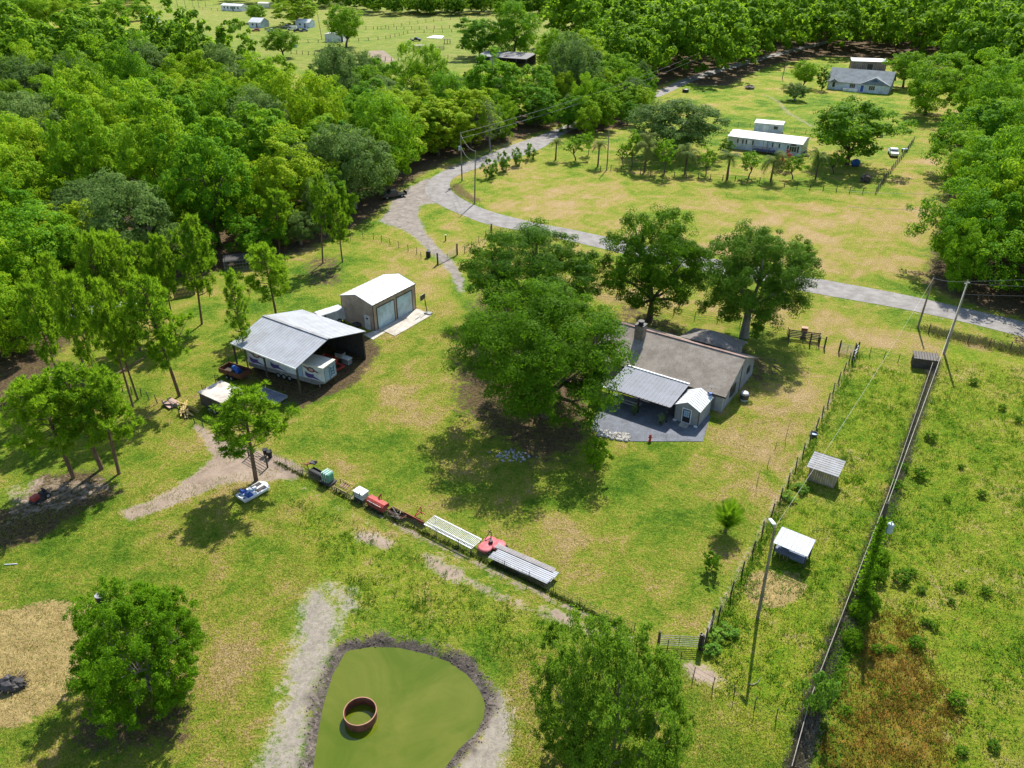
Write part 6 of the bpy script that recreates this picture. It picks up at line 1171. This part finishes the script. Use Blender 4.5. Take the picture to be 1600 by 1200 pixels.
t = thing('timber_pen', 'weathered timber pen with a flat top in the far pasture', 'pen', G(675, 80), R(-5)); mb = MB()
for z in (.4, .9, 1.4, 1.9): mb.bb(-9, 0, 0, .08, z - .12, z + .12).bb(-9, -8.9, 0, 5, z - .12, z + .12).bb(-.1, 0, 0, 5, z - .12, z + .12)
part('boards', mb, M_WOOD, t); part('top', MB().bb(-8.8, -3.5, .3, 4.5, 2.1, 2.25), mat('pen_top', (0.38, 0.32, 0.27), .9), t)
for x in (-9, -6, -3, 0): part('post', MB().bb(x - .1, x + .1, -.1, .1, 0, 2.3), M_DWOOD, t)
gate('timber rail gate right of the far timber pen', (680, 79), (694, 78), 1.6, .3, M_WOOD, 4, name='timber_gate', r=.1)
t = thing('feeder', 'small dark feeder frame on bright grass right of the timber pen', 'feeder', G(699, 68)); part('roof', MB().bb(-1.5, 1.5, -1, 1, 2.0, 2.1), M_DARK, t)
for x in (-1.4, 0, 1.4): part('leg', MB().bb(x - .1, x + .1, -.8, .8, 0, 2.0), M_DARK, t)
setp(part('white_sheet', MB().slab([tuple(G(666, 59, .2)), tuple(G(690, 60, .2)), tuple(G(694, 56, .2)), tuple(G(678, 55, .2))], .1), M_WHITE), 'pale sheet spread flat on the far pasture', 'sheet')
t = thing('small_hutch', 'small roofed hutch right of the far dark open barn', 'hutch', G(835, 118)); part('roof', MB().bb(-1.2, 1.4, -.8, .8, 1.9, 2.0), M_CREAM, t); part('body', MB().bb(-.9, .5, -.6, .6, 0, 1.6), M_DWOOD, t)
t = thing('green_tank_far', 'pale green tank beside the small tree in the far pasture', 'tank', G(462, 74)); t.name = 'water_tank'; part('tank', MB().lathe([(.9, 0), (.9, 1.1), (.4, 1.4)], 12), mat('pale_green', (0.35, 0.5, 0.42), .5), t); part('lid', MB().lathe([(.3, 1.4), (.3, 1.5)], 10), M_WHITE, t)
t = thing('plank_fence_panel', 'short dark plank fence corner left of the pines at the wood edge', 'fence', G(272, 466), R(25)); mb = MB()
for i in range(16): mb.bb(i * .2, i * .2 + .17, 0, .04, 0, 1.5 + .02 * (i % 3))
part('planks', mb, M_DWOOD, t); part('rail', MB().bb(0, 3.2, .04, .1, .4, .5).bb(0, 3.2, .04, .1, 1.1, 1.2), M_DWOOD, t)
t = thing('cage_pen', 'dark wire cage pen at the foot of the wood above the barn', 'pen', G(352, 425), R(18)); mb = MB()
for x in np.linspace(0, 7, 15): mb.tube((x, 0, 0), (x, 0, 1.8), .02).tube((x, 3, 0), (x, 3, 1.8), .02)
for z in (.1, .6, 1.2, 1.8): mb.tube((0, 0, z), (7, 0, z), .025).tube((0, 3, z), (7, 3, z), .025).tube((0, 0, z), (0, 3, z), .025).tube((7, 0, z), (7, 3, z), .025)
part('mesh', mb, M_GREY, t); part('cover', MB().bb(.2, 6.8, .2, 2.8, 1.82, 1.86), M_DARK, t)
# fallen timber in the pine stand
for i, (a, b, lab) in enumerate([((170, 594), (230, 560), 'fallen pine trunk in the crowded pine stand, upper one'), ((60, 620), (110, 590), 'fallen log at the left end of the pine stand')]):
    A_0 = G(*a); B_0 = G(*b); solo('fallen_log', MB().tube((0, 0, .2), tuple(B_0 - A_0 + Vector((0, 0, .35))), .14, .07, 7), PBARK, lab, 'log', A_0)

# ---------------- ground cover ----------------
rs_ = np.random.RandomState(77)
def scatter(poly_px, n, ground=None):
    P_ = np.array(ground or gp(poly_px)); lo, hi = P_.min(0), P_.max(0); out = []
    while len(out) < n:
        q = rs_.uniform(lo, hi, (n * 2, 2)); out += [tuple(x) for x in q[sdist(q, P_) > 0]]
    return np.array(out[:n])
def tufts(name, label, pts, per, size, hgt, lm, spread=.12, wid=.35, cl=None):
    n = len(pts); base = np.repeat(pts, per, 0); k = len(base); C = np.zeros((k, 3)); off = rs_.normal(size=(k, 2)) * spread; C[:, :2] = base + off
    if cl is not None: hh = np.repeat(cl, per) * hgt
    else: hh = hgt * np.ones(k)
    C[:, 2] = hh * rs_.uniform(.15, .7, k); T_ = unit(np.stack([off[:, 0] * 2 + rs_.normal(size=k) * .3, off[:, 1] * 2 + rs_.normal(size=k) * .3, np.ones(k) * .8], 1)); Nn = unit(np.cross(T_, rs_.normal(size=(k, 3))))
    V, F = cards(C, Nn, size, size * wid, rs_, T_=T_); return setp(link(name, npmesh(name, V, F, lm)), label, 'ground cover', None, 'stuff')
L_WEED = leafmat('weed_leaf', [(0.03, 0.10, 0.010), (0.06, 0.17, 0.012), (0.13, 0.26, 0.02)], .35, (.2, .4, .02)); L_GRASS = leafmat('grass_blade', [(0.07, 0.14, 0.012), (0.15, 0.22, 0.02), (0.30, 0.28, 0.05)], .35, (.3, .35, .05)); L_RUSTW = leafmat('rust_weed', [(0.12, 0.05, 0.015), (0.26, 0.12, 0.03), (0.2, 0.2, 0.03)], .3, (.4, .2, .04))
L_DRY = leafmat('dry_grass', [(0.22, 0.17, 0.07), (0.36, 0.28, 0.12), (0.46, 0.38, 0.2)], .3, (.4, .32, .15))
pd_poly = [(1350, 565), (1450, 590), (1415, 690), (1325, 940), (1250, 1140), (1130, 1080), (1105, 1010), (1220, 790), (1335, 580)]
rt_poly = [(1470, 560), (1600, 575), (1700, 700), (1700, 1260), (1250, 1260), (1330, 1000), (1395, 790)]
def clump(poly, ncl, per, sd_):
    c0 = scatter(poly, ncl); return (np.repeat(c0, per, 0) + rs_.normal(size=(ncl * per, 2)) * sd_)
tufts('paddock_weeds', 'leafy green weeds growing in clumps in the narrow paddock', clump(pd_poly, 190, 7, .35), 7, .22, .3, L_WEED)
tufts('field_weeds', 'leafy green weeds scattered over the right-hand field', np.vstack([clump(rt_poly, 60, 18, .9), clump(rt_poly, 120, 4, .3)]), 7, .24, .32, L_WEED)
tufts('rusty_weeds', 'rust-brown dry weeds patch in the right-hand field near the bottom edge', clump([(1290, 1130), (1335, 1000), (1375, 960), (1410, 950), (1470, 1060), (1500, 1120), (1480, 1220), (1280, 1220)], 190, 9, .45), 6, .22, .3, L_RUSTW)
tufts('bank_weeds', 'low dark weeds on the rough bank between the pond and the wire fence', clump([(450, 780), (560, 820), (800, 945), (950, 1000), (860, 1030), (740, 1030), (640, 985), (560, 960), (520, 890)], 200, 8, .5), 6, .18, .2, L_WEED)
ln = [tuple(G(x, y).xy) for x, y in [(1459, 563), (1385, 783), (1302, 1000), (1262, 1105), (1232, 1215)]]
def lining(ln, n, sd_, dx=0):
    q = np.array(ln); i = rs_.randint(0, len(q) - 1, n); u = rs_.uniform(0, 1, (n, 1)); return q[i] * (1 - u) + q[i + 1] * u + rs_.normal(size=(n, 2)) * sd_ + np.array([dx, 0])
tufts('fence_line_brush', 'grey-brown dead brush along the long right fence', lining(ln, 4200, .3, .35), 6, .42, .6, leafmat('dead_brush', [(0.05, 0.04, 0.03), (0.13, 0.10, 0.08), (0.3, 0.25, 0.2)], .1), .15, .12)
tufts('fence_line_weeds', 'green weeds along the lower half of the long right fence', lining(ln[1:4], 800, .45, .9), 7, .3, .7, L_WEED, .2)
tufts('yard_fence_weeds', 'green weeds along the yard fence', lining([tuple(G(x, y).xy) for x, y in [(1338, 552), (1215, 788), (1102, 1002)]], 800, .3, .5), 6, .22, .3, L_WEED)
tufts('long_fence_weeds', 'dark grass growing along the foot of the long wire fence', lining([tuple(G(x, y).xy) for x, y in [(430, 722), (586, 800), (744, 870), (880, 937), (985, 988)]], 900, .1), 5, .22, .22, leafmat('dark_grass', [(0.03, 0.045, 0.012), (0.06, 0.08, 0.02)], .2), .1)
tufts('verge_brush', 'brown brush in the ditch between road and right-hand field', lining([tuple(G(x, y).xy) for x, y in [(1445, 515), (1530, 535), (1620, 556)]], 900, .7), 6, .35, .45, leafmat('verge_leaf', [(0.10, 0.08, 0.04), (0.2, 0.17, 0.08), (0.12, 0.17, 0.03)], .2), .2, .2)
tufts('inner_bend_grass', 'tall dry grass at the inside of the road bend', lining([tuple(G(x, y).xy) for x, y in [(712, 290), (720, 302), (745, 315)]], 500, .6), 6, .35, .4, L_DRY, .2, .2)
yard_tris = [[(0, 640), (330, 640), (700, 560), (720, 700), (980, 760), (1090, 960), (980, 960), (440, 690), (330, 660), (300, 780), (0, 800)]]
tufts('lawn_grass', 'short patchy lawn grass of the yard and near field', np.vstack([scatter([(0, 620), (320, 560), (700, 470), (960, 700), (1180, 640), (1290, 620), (1095, 980), (980, 960), (760, 850), (430, 700), (0, 850)], 15000), scatter([(-40, 820), (430, 730), (520, 880), (420, 1000), (400, 1210), (-40, 1230)], 9000), scatter([(780, 1010), (1040, 1030), (1240, 1150), (1220, 1230), (800, 1230)], 5000)]), 4, .15, .10, L_GRASS, .2, .3)
tufts('paddock_grass', 'rough grass of the narrow paddock and right-hand field', np.vstack([scatter(pd_poly, 4000), scatter(rt_poly, 8000)]), 4, .2, .14, L_GRASS, .22, .3)
bl = gp([(470, 1000), (520, 1020), (505, 1100), (490, 1200)]); mb = MB(); rr = random.Random(12); q = POND; nq = len(q)
for i in range(320):
    j = rr.randrange(nq); a, b = q[j], q[(j + 1) % nq]; u = rr.random(); x = a[0] + (b[0] - a[0]) * u; y = a[1] + (b[1] - a[1]) * u; cx, cy = cen; d_ = math.hypot(x - cx, y - cy); k = 1 + rr.uniform(.05, 1.15) / d_; x = cx + (x - cx) * k; y = cy + (y - cy) * k
    if y < 27: continue
    s_ = rr.uniform(.03, .08); dist = (k - 1) * d_; z = -0.8 * (lambda t_: t_ * t_ * (3 - 2 * t_))(min(1, max(0, (1.0 - dist) / 2.0))); mb.blob((x, y, z + .01), (s_, s_, s_ * .7), i, 5, 4, .3)
setp(part('mud_clods', mb, mat('mud_clod', (0.15, 0.12, 0.095), .9, var=.4)), 'dark mud clods trampled round the pond edge', 'mud', kind='stuff')
